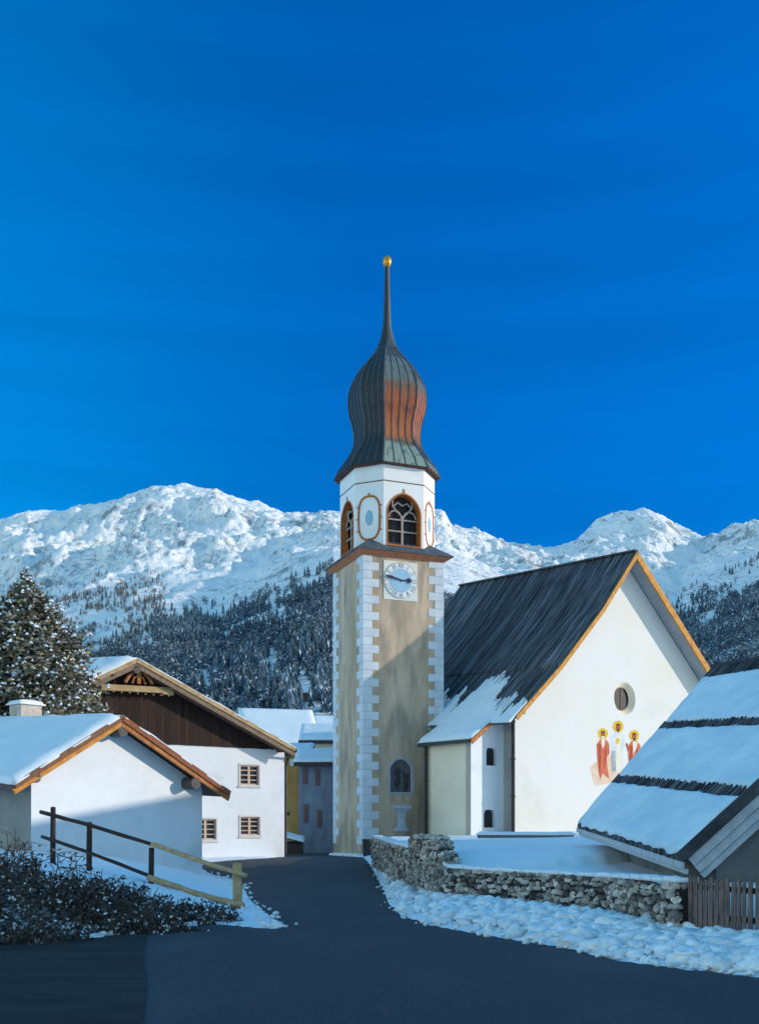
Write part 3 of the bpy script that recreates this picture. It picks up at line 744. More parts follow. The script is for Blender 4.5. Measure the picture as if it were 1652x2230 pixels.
# ------------------------------------------------------------------ church tower
TF = Fac(-.68, 43.0, 22); TS = 3.67
def build_tower():
    cx0 = TF.o + TF.e*TS/2 + TF.u*TS/2
    zb = .2
    root = thing('church_tower', 'slender tower with clock, white belfry and onion dome beside the church', 'church tower', (cx0.x, cx0.y, zb), TF.phi)
    h = TS/2
    def mb():
        m = MB(); m.M = Matrix.Translation((0, 0, -zb)); return m
    def S(x, y, out=0.0):                       # on the front face; local x, height
        s, z = TF.sz(x, y, -out); return s-h, z
    zc = S(873, 1215)[1]                        # underside of the cornice
    zs0 = zc
    # shaft with a real niche in the front
    n0 = S(846, 1728); n1 = S(900, 1650); cxn = (n0[0]+n1[0])/2
    niche = [(n0[0]+.06, n0[1]+.06), (n1[0]-.06, n0[1]+.06), (n1[0]-.06, n1[1]-.42), (cxn+.28, n1[1]-.16), (cxn, n1[1]-.06), (cxn-.28, n1[1]-.16), (n0[0]+.06, n1[1]-.42)]
    m = mb(); m.facade([(-h, zb-.4), (h, zb-.4), (h, zs0), (-h, zs0)], [niche], -h, .3, reveal=.16, mr=1, back=False)
    m.box(-h, -h+.001, zb-.4, -h+.3, h, zs0); m.box(h-.3, -h+.001, zb-.4, h, h, zs0); m.box(-h+.3, h-.3, zb-.4, h-.3, h, zs0)
    m.build('shaft', [TOWERP, QUOIN], root)
    m = mb(); m.ext([(a, -h+.14, b) for a, b in niche], (0, .05, 0), 0)
    for (x, y, r) in ((867,1682,8), (886,1690,7.5)):
        c = S(x, y); rr = r*.0195
        ring(m, circle(c[0], c[1], rr, rr, 20), circle(c[0], c[1], rr*.72, rr*.72, 20), -h+.15, -h+.115, 1)
        m.blob((c[0], -h+.13, c[1]), rr*.55, .05, rr*.6, 1); m.blob((c[0], -h+.13, c[1]-.36), rr*1.0, .06, .34, 1)
    rl = m.build('niche_relief', [pm('dark bronze', (.07,.075,.09), (.14,.15,.17), 9, .5, .4, 20), pm('grey relief', (.03,.032,.04), (.05,.055,.065), 9, .6, .4, 20)], root)
    m = mb(); ring(m, offset(niche, .085), niche, -h+.02, -h-.035); m.build('niche_frame', pm('grey stone', (.42,.46,.52), (.34,.38,.44), 6, .85, .3, 20), root)
    # quoins: white blocks, long and short in turn, wrapped round each corner
    QB = pm('quoin blocks', (.64,.69,.75), (.52,.58,.65), 2, .85, .15, 20, island=.06); qh = .345
    for sx in (-1, 1):
        for sy in (-1, 1):
            m = mb(); z = zb+.75; i = 0
            while z < zs0-.02:
                lx, ly = ((.70, .40), (.40, .70))[(i+(sx*sy > 0)) % 2]
                x0, x1 = sorted((sx*(h+.018), sx*(h-lx))); y0, y1 = sorted((sy*(h+.018), sy*(h-ly)))
                m.box(x0, y0, z+.008, x1, y1, min(z+qh, zs0-.002)); z += qh; i += 1
            m.build('quoins', QB, root, bevel=.012)
    # dark splash stains at the foot and cream panel behind the clock
    # clock
    ck = S(872, 1264); r = .755
    m = mb(); m.box(ck[0]-r*1.02, -h-.02, ck[1]-r*1.1, ck[0]+r*1.02, -h+.05, min(ck[1]+r*1.05, zs0-.01)); clk = m.build('clock', pm('clock panel', (.74,.73,.68), (.70,.69,.64), 3, .85), root)
    m = mb(); m.ext([(a, -h-.021, b) for a, b in circle(ck[0], ck[1], r, r, 48)], (0, -.025, 0)); m.build('dial', QUOIN, clk)
    m = mb(); m.ext([(a, -h-.047, b) for a, b in circle(ck[0], ck[1], r*.66, r*.66, 48)], (0, -.012, 0)); m.build('dial_centre', pm('pale blue paint', (.36,.55,.72), (.28,.48,.66), 3, .8), clk)
    INK = pm('grey ink', (.13,.15,.20), (.18,.20,.25), 9, .8)
    m = mb(); ring(m, circle(ck[0], ck[1], r*1.0, r*1.0, 48), circle(ck[0], ck[1], r*.985, r*.985, 48), -h-.046, -h-.050)
    NUM = ['XII','I','II','III','IIII','V','VI','VII','VIII','IX','X','XI']
    for i, t in enumerate(NUM):
        q = PI/2 - i*PI/6; d = Vector((math.cos(q), math.sin(q))); tx = Vector((d.y, -d.x))
        ws = {'I': .055, 'V': .10, 'X': .11}; wid = sum(ws[c] for c in t)+.018*(len(t)-1); a = -wid/2
        for c in t:
            w = ws[c]; r0, r1 = r*.70, r*.95
            def pt(u, rr): v = d*rr + tx*u; return (ck[0]+v.x, -h-.049, ck[1]+v.y)
            seg = {'I': [((a+w/2, r0), (a+w/2, r1))], 'V': [((a, r1), (a+w/2, r0)), ((a+w, r1), (a+w/2, r0))], 'X': [((a, r1), (a+w, r0)), ((a+w, r1), (a, r0))]}[c]
            for p0, p1 in seg: m.bar(pt(*p0), pt(*p1), .016, .012, up=(0,1,0))
            a += w+.018
    m.build('numerals', INK, clk)
    HAND = pm('navy paint', (.012,.016,.04), (.02,.025,.06), 5, .5)
    def hand(ang, L0, name, spade):
        m = mb(); d = Vector((math.cos(R(ang)), math.sin(R(ang)))); n = Vector((-d.y, d.x)); yy = -h-.075
        def poly(pts, y):
            m.ext([(ck[0]+d.x*a+n.x*b, y, ck[1]+d.y*a+n.y*b) for a, b in pts], (0, -.015, 0))
        if spade:
            poly([(-.10,-.025), (L0*.5,-.022), (L0*.5,.022), (-.10,.025)], yy)
            poly([(L0*.5,-.02),(L0*.58,-.10),(L0*.72,-.11),(L0*.86,-.05),(L0,0),(L0*.86,.05),(L0*.72,.11),(L0*.58,.10),(L0*.5,.02)], yy)
        else: poly([(-.14,-.03),(0,-.022),(L0*.45,-.035),(L0*.62,-.055),(L0*.85,-.04),(L0,-.012),(L0,.012),(L0*.85,.04),(L0*.62,.055),(L0*.45,.035),(0,.022),(-.14,.03)], yy-.018)
        m.build(name, HAND, clk)
    hand(1, r*.66, 'hour_hand', True); hand(168, r*.98, 'minute_hand', False)
    # cornice: terracotta board, then a skirt of dark shingles
    o = .30; zc1 = zc+.17
    m = mb()
    m.add([(-h-.03,-h-.03,zc-.02),(h+.03,-h-.03,zc-.02),(h+.03,h+.03,zc-.02),(-h-.03,h+.03,zc-.02),(-h-o,-h-o,zc1),(h+o,-h-o,zc1),(h+o,h+o,zc1),(-h-o,h+o,zc1)],
          [(0,3,2,1),(4,5,6,7),(0,1,5,4),(1,2,6,5),(2,3,7,6),(3,0,4,7)])
    m.build('cornice', TERRA, root, bevel=.02)
    a2, h2 = .92, 1.85                          # the belfry: half main face, half width
    octo = [(-a2,-h2),(a2,-h2),(h2,-a2),(h2,a2),(a2,h2),(-a2,h2),(-h2,a2),(-h2,-a2)]
    m = mb(); zs = zc1+.05; e = h+o+.03
    sq = [(-a2,-e),(a2,-e),(e,-a2),(e,a2),(a2,e),(-a2,e),(-e,a2),(-e,-a2)]
    cor = {0: (-e,-e), 1: (e,-e), 2: (e,e), 3: (-e,e)}
    zt = zc1+.42
    base = [(-e,-e),(-a2,-e),(a2,-e),(e,-e),(e,-a2),(e,a2),(e,e),(a2,e),(-a2,e),(-e,e),(-e,a2),(-e,-a2)]
    tops = [None, (-a2,-h2),(a2,-h2), None, (h2,-a2),(h2,a2), None, (a2,h2),(-a2,h2), None, (-h2,a2),(-h2,-a2)]
    k = h2*.98
    vs = [(x, y, zc1+.002) for x, y in base] + [(x, y, zc1+.05) for x, y in base]
    # each corner rises as a small hip against the chamfered face
    up = []
    for i, t in enumerate(tops):
        if t is None: bx, by = base[i]; s_ = (a2+h2)/2; up.append((math.copysign(s_, bx), math.copysign(s_, by), zt+.22))
        else: up.append((t[0], t[1], zt-.10))
    vs += up; n = 12
    fs = [(i, (i+1) % n, n+(i+1) % n, n+i) for i in range(n)] + [(n+i, n+(i+1) % n, 2*n+(i+1) % n, 2*n+i) for i in range(n)] + [tuple(range(n))[::-1], tuple(range(2*n, 3*n))]
    m.add(vs, fs); m.build('cornice_roof', pm('dark shingles', (.05,.06,.075), (.11,.13,.16), 5, .7, .5, 22, island=0), root)
    # belfry
    zB0 = zc1+.02; zB1 = EYE + (HY-1036)*45.4/F
    fw = 2*a2; cw = math.hypot(h2-a2, h2-a2)
    walls = mb(); ori = []
    for i in range(8):
        p = Vector(octo[i]); q = Vector(octo[(i+1) % 8]); c = (p+q)/2; e_ = (q-p).normalized(); nrm = Vector((e_.y, -e_.x))
        M = Matrix(((e_.x, -nrm.x, 0, c.x), (e_.y, -nrm.y, 0, c.y), (0, 0, 1, 0), (0, 0, 0, 1)))
        ori.append((M, (q-p).length, i % 2 == 0))
    # heights read off the front face of the belfry
    D0 = 43.75; zz = lambda y: EYE+(HY-y)*D0/F
    zw0 = zt-.05; zw1 = zz(1078)
    wh = a2*.80
    AR = arch(-wh, wh, zw0, zw1, 16, .12)
    T0 = Matrix.Translation((0, 0, -zb))
    for M, L_, main in ori:
        walls.M = T0 @ M
        walls.facade([(-L_/2, zB0), (L_/2, zB0), (L_/2, zB1), (-L_/2, zB1)], [AR] if main else [], 0, .18, reveal=.30, splay=.93, mi=0, mr=1, back=not main)
    bel = walls.build('belfry_wall', [BELFRY, ORANGE], root)
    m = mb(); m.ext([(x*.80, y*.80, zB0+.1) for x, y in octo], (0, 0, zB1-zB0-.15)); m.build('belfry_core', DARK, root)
    STN = pm('tracery stone', (.40,.36,.33), (.30,.26,.23), 7, .85, .2, 20)
    for M, L_, main in ori:
        if main:
            m = MB(); m.M = T0 @ M
            o2 = [(x, z) for x, z in AR]
            ring(m, offset(AR, .055), AR, .01, -.025)
            m.add([(-.05,-.03,zw1+.05),(.05,-.03,zw1+.05),(.012,-.03,zw1+.24),(-.012,-.03,zw1+.24),(-.05,.02,zw1+.05),(.05,.02,zw1+.05),(.012,.02,zw1+.24),(-.012,.02,zw1+.24)], [(0,1,2,3),(7,6,5,4),(0,4,5,1),(1,5,6,2),(2,6,7,3),(3,7,4,0)])
            fr = m.build('belfry_window', ORANGE, root)
            m = MB(); m.M = T0 @ M; y = .22; w_ = wh*.92; zm = zw0+(zw1-zw0)*.52
            m.box(-.045, y-.05, zw0, .045, y, zm+.15)
            for z in (zw0+(zw1-zw0)*.29, zm): m.box(-w_, y-.04, z-.03, w_, y, z+.03)
            for sgn in (-1, 1):
                pts = [(sgn*.0, y-.03, zm+.12), (sgn*wh*.35, y-.03, zm+.34), (sgn*wh*.62, y-.03, zm+.56), (sgn*wh*.60, y-.03, zm+.78)]
                m.tube(pts, .04, 6)
                pts = [(sgn*w_*.5+w_*.42*math.cos(q), y-.03, zm+.08+w_*.42*math.sin(q)) for q in np.linspace(0, PI, 9)]
                m.tube(pts, .035, 6)
                m.tube([(sgn*wh*.62, y-.03, zm+.5), (sgn*wh*.30, y-.03, zm+.72), (0, y-.03, zm+.60)], .035, 6)
            m.build('tracery', STN, fr)
        else:
            m = MB(); m.M = T0 @ M
            rx = L_*.355; zc0 = zz(1130); rz = zz(1084)-zc0
            st = [(rx*math.copysign(abs(math.cos(q))**.75, math.cos(q)), zc0+rz*math.copysign(abs(math.sin(q))**.62, math.sin(q))) for q in [2*PI*i/40 for i in range(40)]]
            ring(m, offset(st, .06), offset(st, -.025), .01, -.025)
            for z in (zc0+rz*.55, zc0-rz*.02, zc0-rz*.6):
                for sx in (-1, 1): m.box(sx*(rx+.06)-.06, -.03, z-.02, sx*(rx+.06)+.06, .005, z+.02)
            m.box(-.035, -.03, zc0+rz+.03, .035, .005, zc0+rz+.15)
            pn = m.build('painted_panel', ORANGE, root)
            m = MB(); m.M = T0 @ M; m.ext([(a, -.012, b) for a, b in circle(0, zc0, rx*.37, rz*.36, 24)], (0, .02, 0)); m.build('blue_oval', pm('light blue oval', (.30,.50,.62), (.24,.44,.58), 5, .85), pn)
    # painted line under the eaves
    m = MB(); zl = zz(1052)
    for M, L_, main in ori:
        m.M = T0 @ M; m.box(-L_/2, -.012, zl-.02, L_/2, .004, zl+.02)
    m.build('string_line', pm('brown line', (.16,.09,.07), (.10,.05,.04), 6, .85), root)
    # onion dome: octagonal, with standing seams
    K = 45.4/F; zh = lambda zy: EYE + (HY-(600+zy/3.485)/1.1483)*K
    prof = [(2085,462),(2060,446),(2010,425),(1960,388),(1900,345),(1850,312),(1800,291),(1750,284),(1680,287),(1600,303),(1530,325),(1450,337),(1370,339),(1300,326),(1250,306),(1200,281),(1150,250),(1100,215),(1050,164),(1000,123),(965,103),(930,85),(870,62),(800,46),(750,36),(620,30),(500,26),(380,23),(240,20)]
    cs = []
    for zy, hw in prof:
        r_ = hw/4.002*K*1.0; cs.append((zh(zy), r_))
    z0 = cs[0][0]
    m = mb(); SUB = 4; nn = 8*SUB
    def dom(i, t, r_):
        p = Vector(octo[i]); q = Vector(octo[(i+1) % 8]); v = p.lerp(q, t)/ (h2*1.112)
        rd = v.normalized()
        w = min(1, max(0, (r_-.2)/.5))
        return (v*w + rd*(1-w))*r_
    for (z, r_) in cs:
        for i in range(8):
            for j in range(SUB):
                p = dom(i, j/SUB, r_); m.v.append(tuple((p.x, p.y, z-zb)))
    for k_ in range(len(cs)-1):
        for j in range(nn): m.f.append((k_*nn+j, k_*nn+(j+1) % nn, (k_+1)*nn+(j+1) % nn, (k_+1)*nn+j)); m.m.append(0)
    m.f.append(tuple(range(nn))[::-1]); m.m.append(1); m.f.append(tuple(range((len(cs)-1)*nn, len(cs)*nn))); m.m.append(0)
    def copper():
        mt = bpy.data.materials.new('weathered shaded copper'); mt.use_nodes = True; nt = mt.node_tree; N = nt.nodes; L = nt.links; b = N['Principled BSDF']
        b.inputs['Roughness'].default_value = .55; b.inputs['Specular IOR Level'].default_value = .35
        tc = N.new('ShaderNodeTexCoord'); sp = N.new('ShaderNodeSeparateXYZ'); L.new(tc.outputs['Object'], sp.inputs[0])
        n1 = N.new('ShaderNodeTexNoise'); n1.inputs['Scale'].default_value = 1.6; n1.inputs['Detail'].default_value = 6
        mp = N.new('ShaderNodeMapping'); mp.inputs['Scale'].default_value = (3, 3, .5); L.new(tc.outputs['Object'], mp.inputs[0])
        n2 = N.new('ShaderNodeTexNoise'); n2.inputs['Scale'].default_value = 2; n2.inputs['Detail'].default_value = 7; L.new(mp.outputs[0], n2.inputs['Vector'])
        L.new(tc.outputs['Object'], n1.inputs['Vector'])
        # patina by height: green flare, rust-red belly, blackened crown
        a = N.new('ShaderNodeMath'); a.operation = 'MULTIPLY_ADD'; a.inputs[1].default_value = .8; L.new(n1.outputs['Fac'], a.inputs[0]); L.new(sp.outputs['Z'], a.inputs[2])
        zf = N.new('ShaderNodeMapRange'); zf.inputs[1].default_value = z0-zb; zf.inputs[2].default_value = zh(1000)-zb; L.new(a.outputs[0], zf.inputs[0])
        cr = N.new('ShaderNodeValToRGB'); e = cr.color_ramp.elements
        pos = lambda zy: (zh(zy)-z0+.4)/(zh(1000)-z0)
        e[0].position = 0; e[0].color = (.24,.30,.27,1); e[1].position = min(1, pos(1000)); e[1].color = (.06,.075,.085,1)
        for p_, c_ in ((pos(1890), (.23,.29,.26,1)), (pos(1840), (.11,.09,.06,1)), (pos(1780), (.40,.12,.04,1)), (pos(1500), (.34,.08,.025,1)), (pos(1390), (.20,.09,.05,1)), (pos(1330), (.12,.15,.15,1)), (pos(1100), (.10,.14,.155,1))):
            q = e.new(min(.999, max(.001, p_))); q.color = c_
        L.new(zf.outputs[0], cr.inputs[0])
        dk = N.new('ShaderNodeMix'); dk.data_type = 'RGBA'; dk.inputs['B'].default_value = (.03,.036,.042,1)
        mr = N.new('ShaderNodeMapRange'); mr.inputs[1].default_value = .50; mr.inputs[2].default_value = .80; L.new(n2.outputs['Fac'], mr.inputs[0])
        L.new(mr.outputs[0], dk.inputs['Factor']); L.new(cr.outputs[0], dk.inputs['A']); 
        # the left facets get their shade in the colour: near-black grey there
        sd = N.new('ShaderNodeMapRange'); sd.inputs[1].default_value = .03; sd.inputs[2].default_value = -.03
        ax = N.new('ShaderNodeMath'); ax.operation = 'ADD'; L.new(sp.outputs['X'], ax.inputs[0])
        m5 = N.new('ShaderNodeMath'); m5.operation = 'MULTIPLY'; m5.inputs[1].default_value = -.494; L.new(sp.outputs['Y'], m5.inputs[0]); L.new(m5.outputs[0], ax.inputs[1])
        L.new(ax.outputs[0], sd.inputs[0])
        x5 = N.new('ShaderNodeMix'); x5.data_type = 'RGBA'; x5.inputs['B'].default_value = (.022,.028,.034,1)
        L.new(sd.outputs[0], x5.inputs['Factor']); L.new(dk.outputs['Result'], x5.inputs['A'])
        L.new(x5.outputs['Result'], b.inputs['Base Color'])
        bp = N.new('ShaderNodeBump'); bp.inputs['Strength'].default_value = .35; bp.inputs['Distance'].default_value = .04; L.new(n2.outputs['Fac'], bp.inputs['Height']); L.new(bp.outputs[0], b.inputs['Normal'])
        return mt
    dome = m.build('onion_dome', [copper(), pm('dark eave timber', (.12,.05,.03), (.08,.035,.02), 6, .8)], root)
    m = mb()
    for i in range(8):
        for j in range(SUB):
            m.tube([(dom(i, j/SUB, r_*1.004).x, dom(i, j/SUB, r_*1.004).y, z) for z, r_ in cs[:21]], .022 if j else .034, 5)
    m.build('seams', LEAD, dome)
    m = mb(); m.ext([(p.x, p.y, z0-.045) for p in [dom(i, 0, cs[0][1]*.985) for i in range(8)]], (0, 0, .04)); m.build('eave_board', MATS['dark eave timber'], root)
    m = mb(); zq = zh(188); m.blob((0, 0, zq), .19, .19, .255, jit=0, sub=3); m.build('gilt_ball', GOLD, root, smooth=True)
    push(root)
build_tower()

# ------------------------------------------------------------------ barn at the left
def rake_set(B, a, b, v0, name, mat_hi, mat_lo, hi, lo, gap=.02):
    """the board along a gable's rake: an upper lath and a deeper lower board; a, b = (s, z) of its top edge"""
    m = B.mb(); m.bar((a[0], v0-.03, a[1]-hi/2), (b[0], v0-.03, b[1]-hi/2), .07, hi)
    o = B.put(m, name, mat_hi, bevel=.008)
    m = B.mb(); m.bar((a[0], v0+.01, a[1]-hi-lo/2+.01), (b[0], v0+.01, b[1]-hi-lo/2+.01), .06, lo)
    B.put(m, 'lower_lath', mat_lo, o, bevel=.008)
    return o
def gable_window(B, m_holes, x, y, w, h, v, fac, pxm):
    s, z = fac.sz(x, y, v); return (s-w*pxm/2, z-h*pxm/2, s+w*pxm/2, z+h*pxm/2)
def build_barn():
    FB = Fac((265-CX)/F*31, 31.0, 50)
    B = Bld('barn', 'small white barn with snowy roof and orange rake boards behind the rail fence', 'barn', FB, -.2)
    WV = .5
    ap = FB.sz(265, 1549); l = FB.sz(30, 1697); r = FB.sz(499, 1716)
    wl = FB.sz(68, 1800, WV)[0]; wr = FB.sz(440, 1800, WV)[0]
    zl = float(np.interp(wl, [l[0], ap[0]], [l[1], ap[1]])); zr_ = float(np.interp(wr, [ap[0], r[0]], [ap[1], r[1]]))
    rise = .36/6.76; LN = 12.5
    m = B.mb(); off = .34
    m.ext([(wl, WV, -.4), (wr, WV, -.4), (wr, WV, zr_-off), (ap[0], WV, ap[1]-off), (wl, WV, zl-off)], (0, .35, 0))
    m.ext([(wl, WV+.35, -.4), (wl, LN-.3, -.4), (wl, LN-.3, zl-off+.4), (wl, WV+.35, zl-off)], (.35, 0, 0))
    m.ext([(wr-.35, WV+.35, -.4), (wr-.35, LN-.3, -.4), (wr-.35, LN-.3, zr_-off+.4), (wr-.35, WV+.35, zr_-off)], (.35, 0, 0))
    m.ext([(wl+.35, LN-.65, -.4), (wr-.35, LN-.65, -.4), (wr-.35, LN-.65, zr_), (ap[0], LN-.65, ap[1]), (wl+.35, LN-.65, zl)], (0, .3, 0))
    B.put(m, 'wall', pm('barn plaster', (.74,.78,.83), (.66,.70,.74), .9, .9, .25, 24, spots=((.46,.50,.52), .55, .60, .85)))
    # darker grey sheet over the left wall: its shade put into the colour
    m = B.mb(); m.ext([(wl-.012, WV+.02, -.4), (wl-.012, LN-.3, -.4), (wl-.012, LN-.3, zl-off+.3), (wl-.012, WV+.02, zl-off-.05)], (.01, 0, 0)); B.put(m, 'side_shade', pm('shaded side grey', (.30,.31,.31), (.22,.23,.235), 1, .9, .4, 14))
    m = B.mb()
    for q in (l, r):
        m.slab((q[0], 0, q[1]-.30), (ap[0], 0, ap[1]-.30), (ap[0], LN, ap[1]-.30+rise*LN), (q[0], LN, q[1]-.30+rise*LN), .12, 1, 1)
    roof = B.put(m, 'roof', GREYW)
    m = B.mb()
    for q, sd in ((l, 2.2), (r, 5.1)):
        m.slab((q[0], -.06, q[1]-.15), (ap[0], -.06, ap[1]-.15), (ap[0], LN, ap[1]-.15+rise*LN), (q[0], LN, q[1]-.15+rise*LN), .17, 30, 44, .055, .8, .18, seed=sd, wav=.05)
    B.put(m, 'snow', SNOWR, roof, smooth=True)
    rake_set(B, (ap[0]+.02, ap[1]-.10), (l[0], l[1]-.10), 0, 'rake_board', pm('brown shingle edge', (.24,.11,.055), (.15,.07,.04), 9, .8, .4, 26), AMBERW, .17, .16)
    rake_set(B, (ap[0]-.02, ap[1]-.10), (r[0], r[1]-.10), 0, 'rake_board', pm('red brown timber', (.30,.10,.045), (.20,.075,.035), 7, .8, .3, 26), RUSTW, .18, .17)
    for (x, y, rad) in ((266, 1592, .17), (76, 1693, .15), (424, 1706, .19)):
        s, z = FB.sz(x, y, .05); m = B.mb(); m.tube([(s, -.02 if x != 266 else .0, z), (s, WV+.6, z+.02)], rad, 14, wob=.03); B.put(m, 'purlin', pm('grey log', (.14,.12,.115), (.08,.07,.07), 9, .85, .4, 20) if 'grey log' not in MATS else MATS['grey log'], smooth=False)
    # chimney near the ridge
    v = next(q for q in np.arange(4, 14, .1) if FB.sz(58, 1530, q)[0] > .45)
    s, z = FB.sz(58, 1547, v)
    m = B.mb(); m.box(s-.42, v-.3, z-1.2, s+.42, v+.4, z+.17); ch = B.put(m, 'chimney', pm('pale chimney plaster', (.52,.48,.42), (.36,.33,.30), 5, .9, .5, 16), bevel=.03)
    m = B.mb(); m.slab((s-.5, v-.38, z+.17), (s+.5, v-.38, z+.17), (s+.5, v+.48, z+.17), (s-.5, v+.48, z+.17), .17, 10, 10, .02, 3, .2); B.put(m, 'snow_cap', SNOWR, ch, smooth=True)
build_barn()

# ------------------------------------------------------------------ white house with the dark plank gable
def build_house():
    FH = Fac((297-CX)/F*44, 44.0, 35)
    B = Bld('plank_gable_house', 'white house with dark plank gable, snowy roof and three small windows', 'house', FH, .2)
    WV = .75; ax = Vector((-.56, .83)).normalized()
    ap = FH.sz(297, 1424); l = FH.sz(168, 1484); r = FH.sz(643, 1621)
    wl = l[0]+.5; wr = FH.sz(619, 1700, WV)[0]
    zp = FH.sz(560, 1630, WV)[1]
    off = .36
    inter = lambda s: float(np.interp(s, [l[0], ap[0], r[0]], [l[1], ap[1], r[1]]))
    K = 47/F
    holes = []; wn = []
    for (x, y, w, h) in ((543,1688,44,43),(544,1799,45,40),(448,1806,46,44)):
        s, z = FH.sz(x, y, WV); holes.append(rect(s-w*K/2/.95, z-h*K/2, s+w*K/2/.95, z+h*K/2))
    m = B.mb()
    m.facade([(wl, -.3), (wr, -.3), (wr, zp), (wl, zp)], holes, WV, .4, reveal=.14, mi=0, back=False)
    LN = 11
    for s in (wl, wr-.4):
        p = [(s, WV+.4), (s+.4, WV+.4), (s+.4+ax.x*LN, WV+.4+ax.y*LN), (s+ax.x*LN, WV+.4+ax.y*LN)]
        m.ext([(a, b, -.3) for a, b in p], (0, 0, zp-.05+.3))
    m.ext([(wl, WV, zp-.02), (wl+.01, WV+.41, zp-.02), (wr-.01, WV+.41, zp-.02), (wr, WV, zp-.02)], (0, 0, .02))
    B.put(m, 'wall', WHITE)
    # upper gable: upright dark planks
    m = B.mb(); s = wl; pw = .19
    while s < wr+.02:
        s1 = min(s+pw-.006, wr+.04); y0 = WV-.05-random.uniform(0, .012)
        za, zb_ = inter(s)-off, inter(s1)-off
        if min(za, zb_) > zp+.02:
            lowz = zp-random.uniform(.0, .02)
            if s < ap[0] < s1: poly = [(s, y0, lowz), (s1, y0, lowz), (s1, y0, zb_), (ap[0], y0, ap[1]-off), (s, y0, za)]
            else: poly = [(s, y0, lowz), (s1, y0, lowz), (s1, y0, zb_), (s, y0, za)]
            m.ext(poly, (0, .08, 0))
        s += pw
    m.ext([(wl, WV+.05, zp), (wr, WV+.05, zp), (wr, WV+.05, inter(wr)-off-.02), (ap[0], WV+.05, ap[1]-off-.02), (wl, WV+.05, inter(wl)-off-.02)], (0, .2, 0))
    B.put(m, 'plank_gable', BROWN)
    rise = .03
    m = B.mb()
    def q4(q, dz): return [(q[0], 0, q[1]+dz), (ap[0], 0, ap[1]+dz), (ap[0]+ax.x*LN, ax.y*LN, ap[1]+dz+rise*LN), (q[0]+ax.x*LN, ax.y*LN, q[1]+dz+rise*LN)]
    for q in (l, r): m.slab(*q4(q, -.33), .12, 1, 1)
    roof = B.put(m, 'roof', GREYW)
    m = B.mb()
    for q, sd in ((l, 1.2), (r, 3.3)):
        c = q4(q, -.19); c[0] = (c[0][0], -.07, c[0][2]); c[1] = (c[1][0], -.07, c[1][2])
        m.slab(*c, .19, 32, 38, .055, .8, .18, seed=sd, wav=.05)
    B.put(m, 'snow', SNOWR, roof, smooth=True)
    for q, sg in ((l, -1), (r, 1)):
        rake_set(B, (ap[0]-.02*sg, ap[1]-.15), (q[0], q[1]-.15), 0, 'rake_board', PALEW, pm('grey brown timber', (.26,.19,.13), (.16,.11,.08), 6, .8, .4, 22) if 'grey brown timber' not in MATS else MATS['grey brown timber'], .20, .24)
    s, z = FH.sz(297, 1458, .05); m = B.mb(); m.tube([(s, -.02, z), (s, WV, z)], .17, 12); B.put(m, 'purlin', MATS['grey log'])
    # carved collar beam with its king post in front of the planks
    BV = .30
    s0, z0 = FH.sz(219, 1496, BV); s1, z1 = FH.sz(376, 1503, BV)
    m = B.mb(); m.bar((s0, BV, z0), (s1, BV, z1-.02), .14, .26)
    for t in np.linspace(.06, .94, 9): m.tube([(s0+(s1-s0)*t, BV-.02, z0-.12), (s0+(s1-s0)*t, BV-.02, z0-.18)], [.05, .03], 7)
    m.bar((s1-.5, BV-.01, z1-.10), (s1+.02, BV-.01, z1-.13), .14, .2)
    be = B.put(m, 'collar_beam', PALEW, bevel=.012)
    c, cz = FH.sz(302, 1489, BV); tz_ = FH.sz(302, 1452, BV)[1]
    m = B.mb(); m.bar((c, BV, cz), (c, BV, tz_), .12, .16)
    for sg in (-1, 1):
        pts = [(c+sg*.62, BV, cz+.02), (c+sg*.45, BV, cz+.30), (c+sg*.16, BV, cz+.58)]
        m.tube(pts, [.09, .085, .07], 7); m.tube([(c+sg*.30, BV, cz), (c+sg*.20, BV, cz+.26), (c, BV, cz+.36)], .045, 6)
    B.put(m, 'king_post', RUSTW, be)
    for s_ in (s0+.3, s1-.35):
        m = B.mb(); m.box(s_-.08, BV, z0-.10, s_+.08, WV, z0+.08); B.put(m, 'bracket', PALEW, be)
    # windows: pale casing, two casements with four rows of panes
    PEACH = pm('peach casing', (.62,.46,.36), (.52,.37,.28), 6, .8)
    CAS = pm('white casing', (.66,.64,.62), (.56,.54,.52), 6, .8)
    for i, h in enumerate(holes):
        (x0, z0_), (x1, _), (_, z1_), _ = h
        m = B.mb(); ring(m, offset(h, .08), h, WV+.02, WV-.03); m.box(x0-.12, WV-.07, z0_-.13, x1+.12, WV+.02, z0_-.08)
        w = B.put(m, 'window', CAS, bevel=.006)
        m = B.mb(); m.box(x0, WV+.12, z0_, x1, WV+.15, z1_); B.put(m, 'glass', GLASS, w)
        cx = (x0+x1)/2
        for a, b in ((x0, cx), (cx, x1)):
            m = B.mb(); f = .055
            m.box(a, WV+.05, z0_, a+f, WV+.11, z1_); m.box(b-f, WV+.05, z0_, b, WV+.11, z1_)
            m.box(a+f, WV+.052, z0_, b-f, WV+.108, z0_+f); m.box(a+f, WV+.052, z1_-f, b-f, WV+.108, z1_)
            for k in (1, 2, 3): zz_ = z0_+(z1_-z0_)*k/4; m.box(a+f, WV+.055, zz_-.022, b-f, WV+.105, zz_+.022)
            B.put(m, 'casement', PEACH, w)
    m = B.mb(); e = (r[0]+.04, r[1]-.30)
    m.tube([(e[0]-.05, .1, e[1]), (wr+.14, WV-.1, e[1]-.30), (wr+.10, WV+.05, e[1]-.7), (wr+.10, WV+.05, .4)], .06, 10); B.put(m, 'drainpipe', IRON)
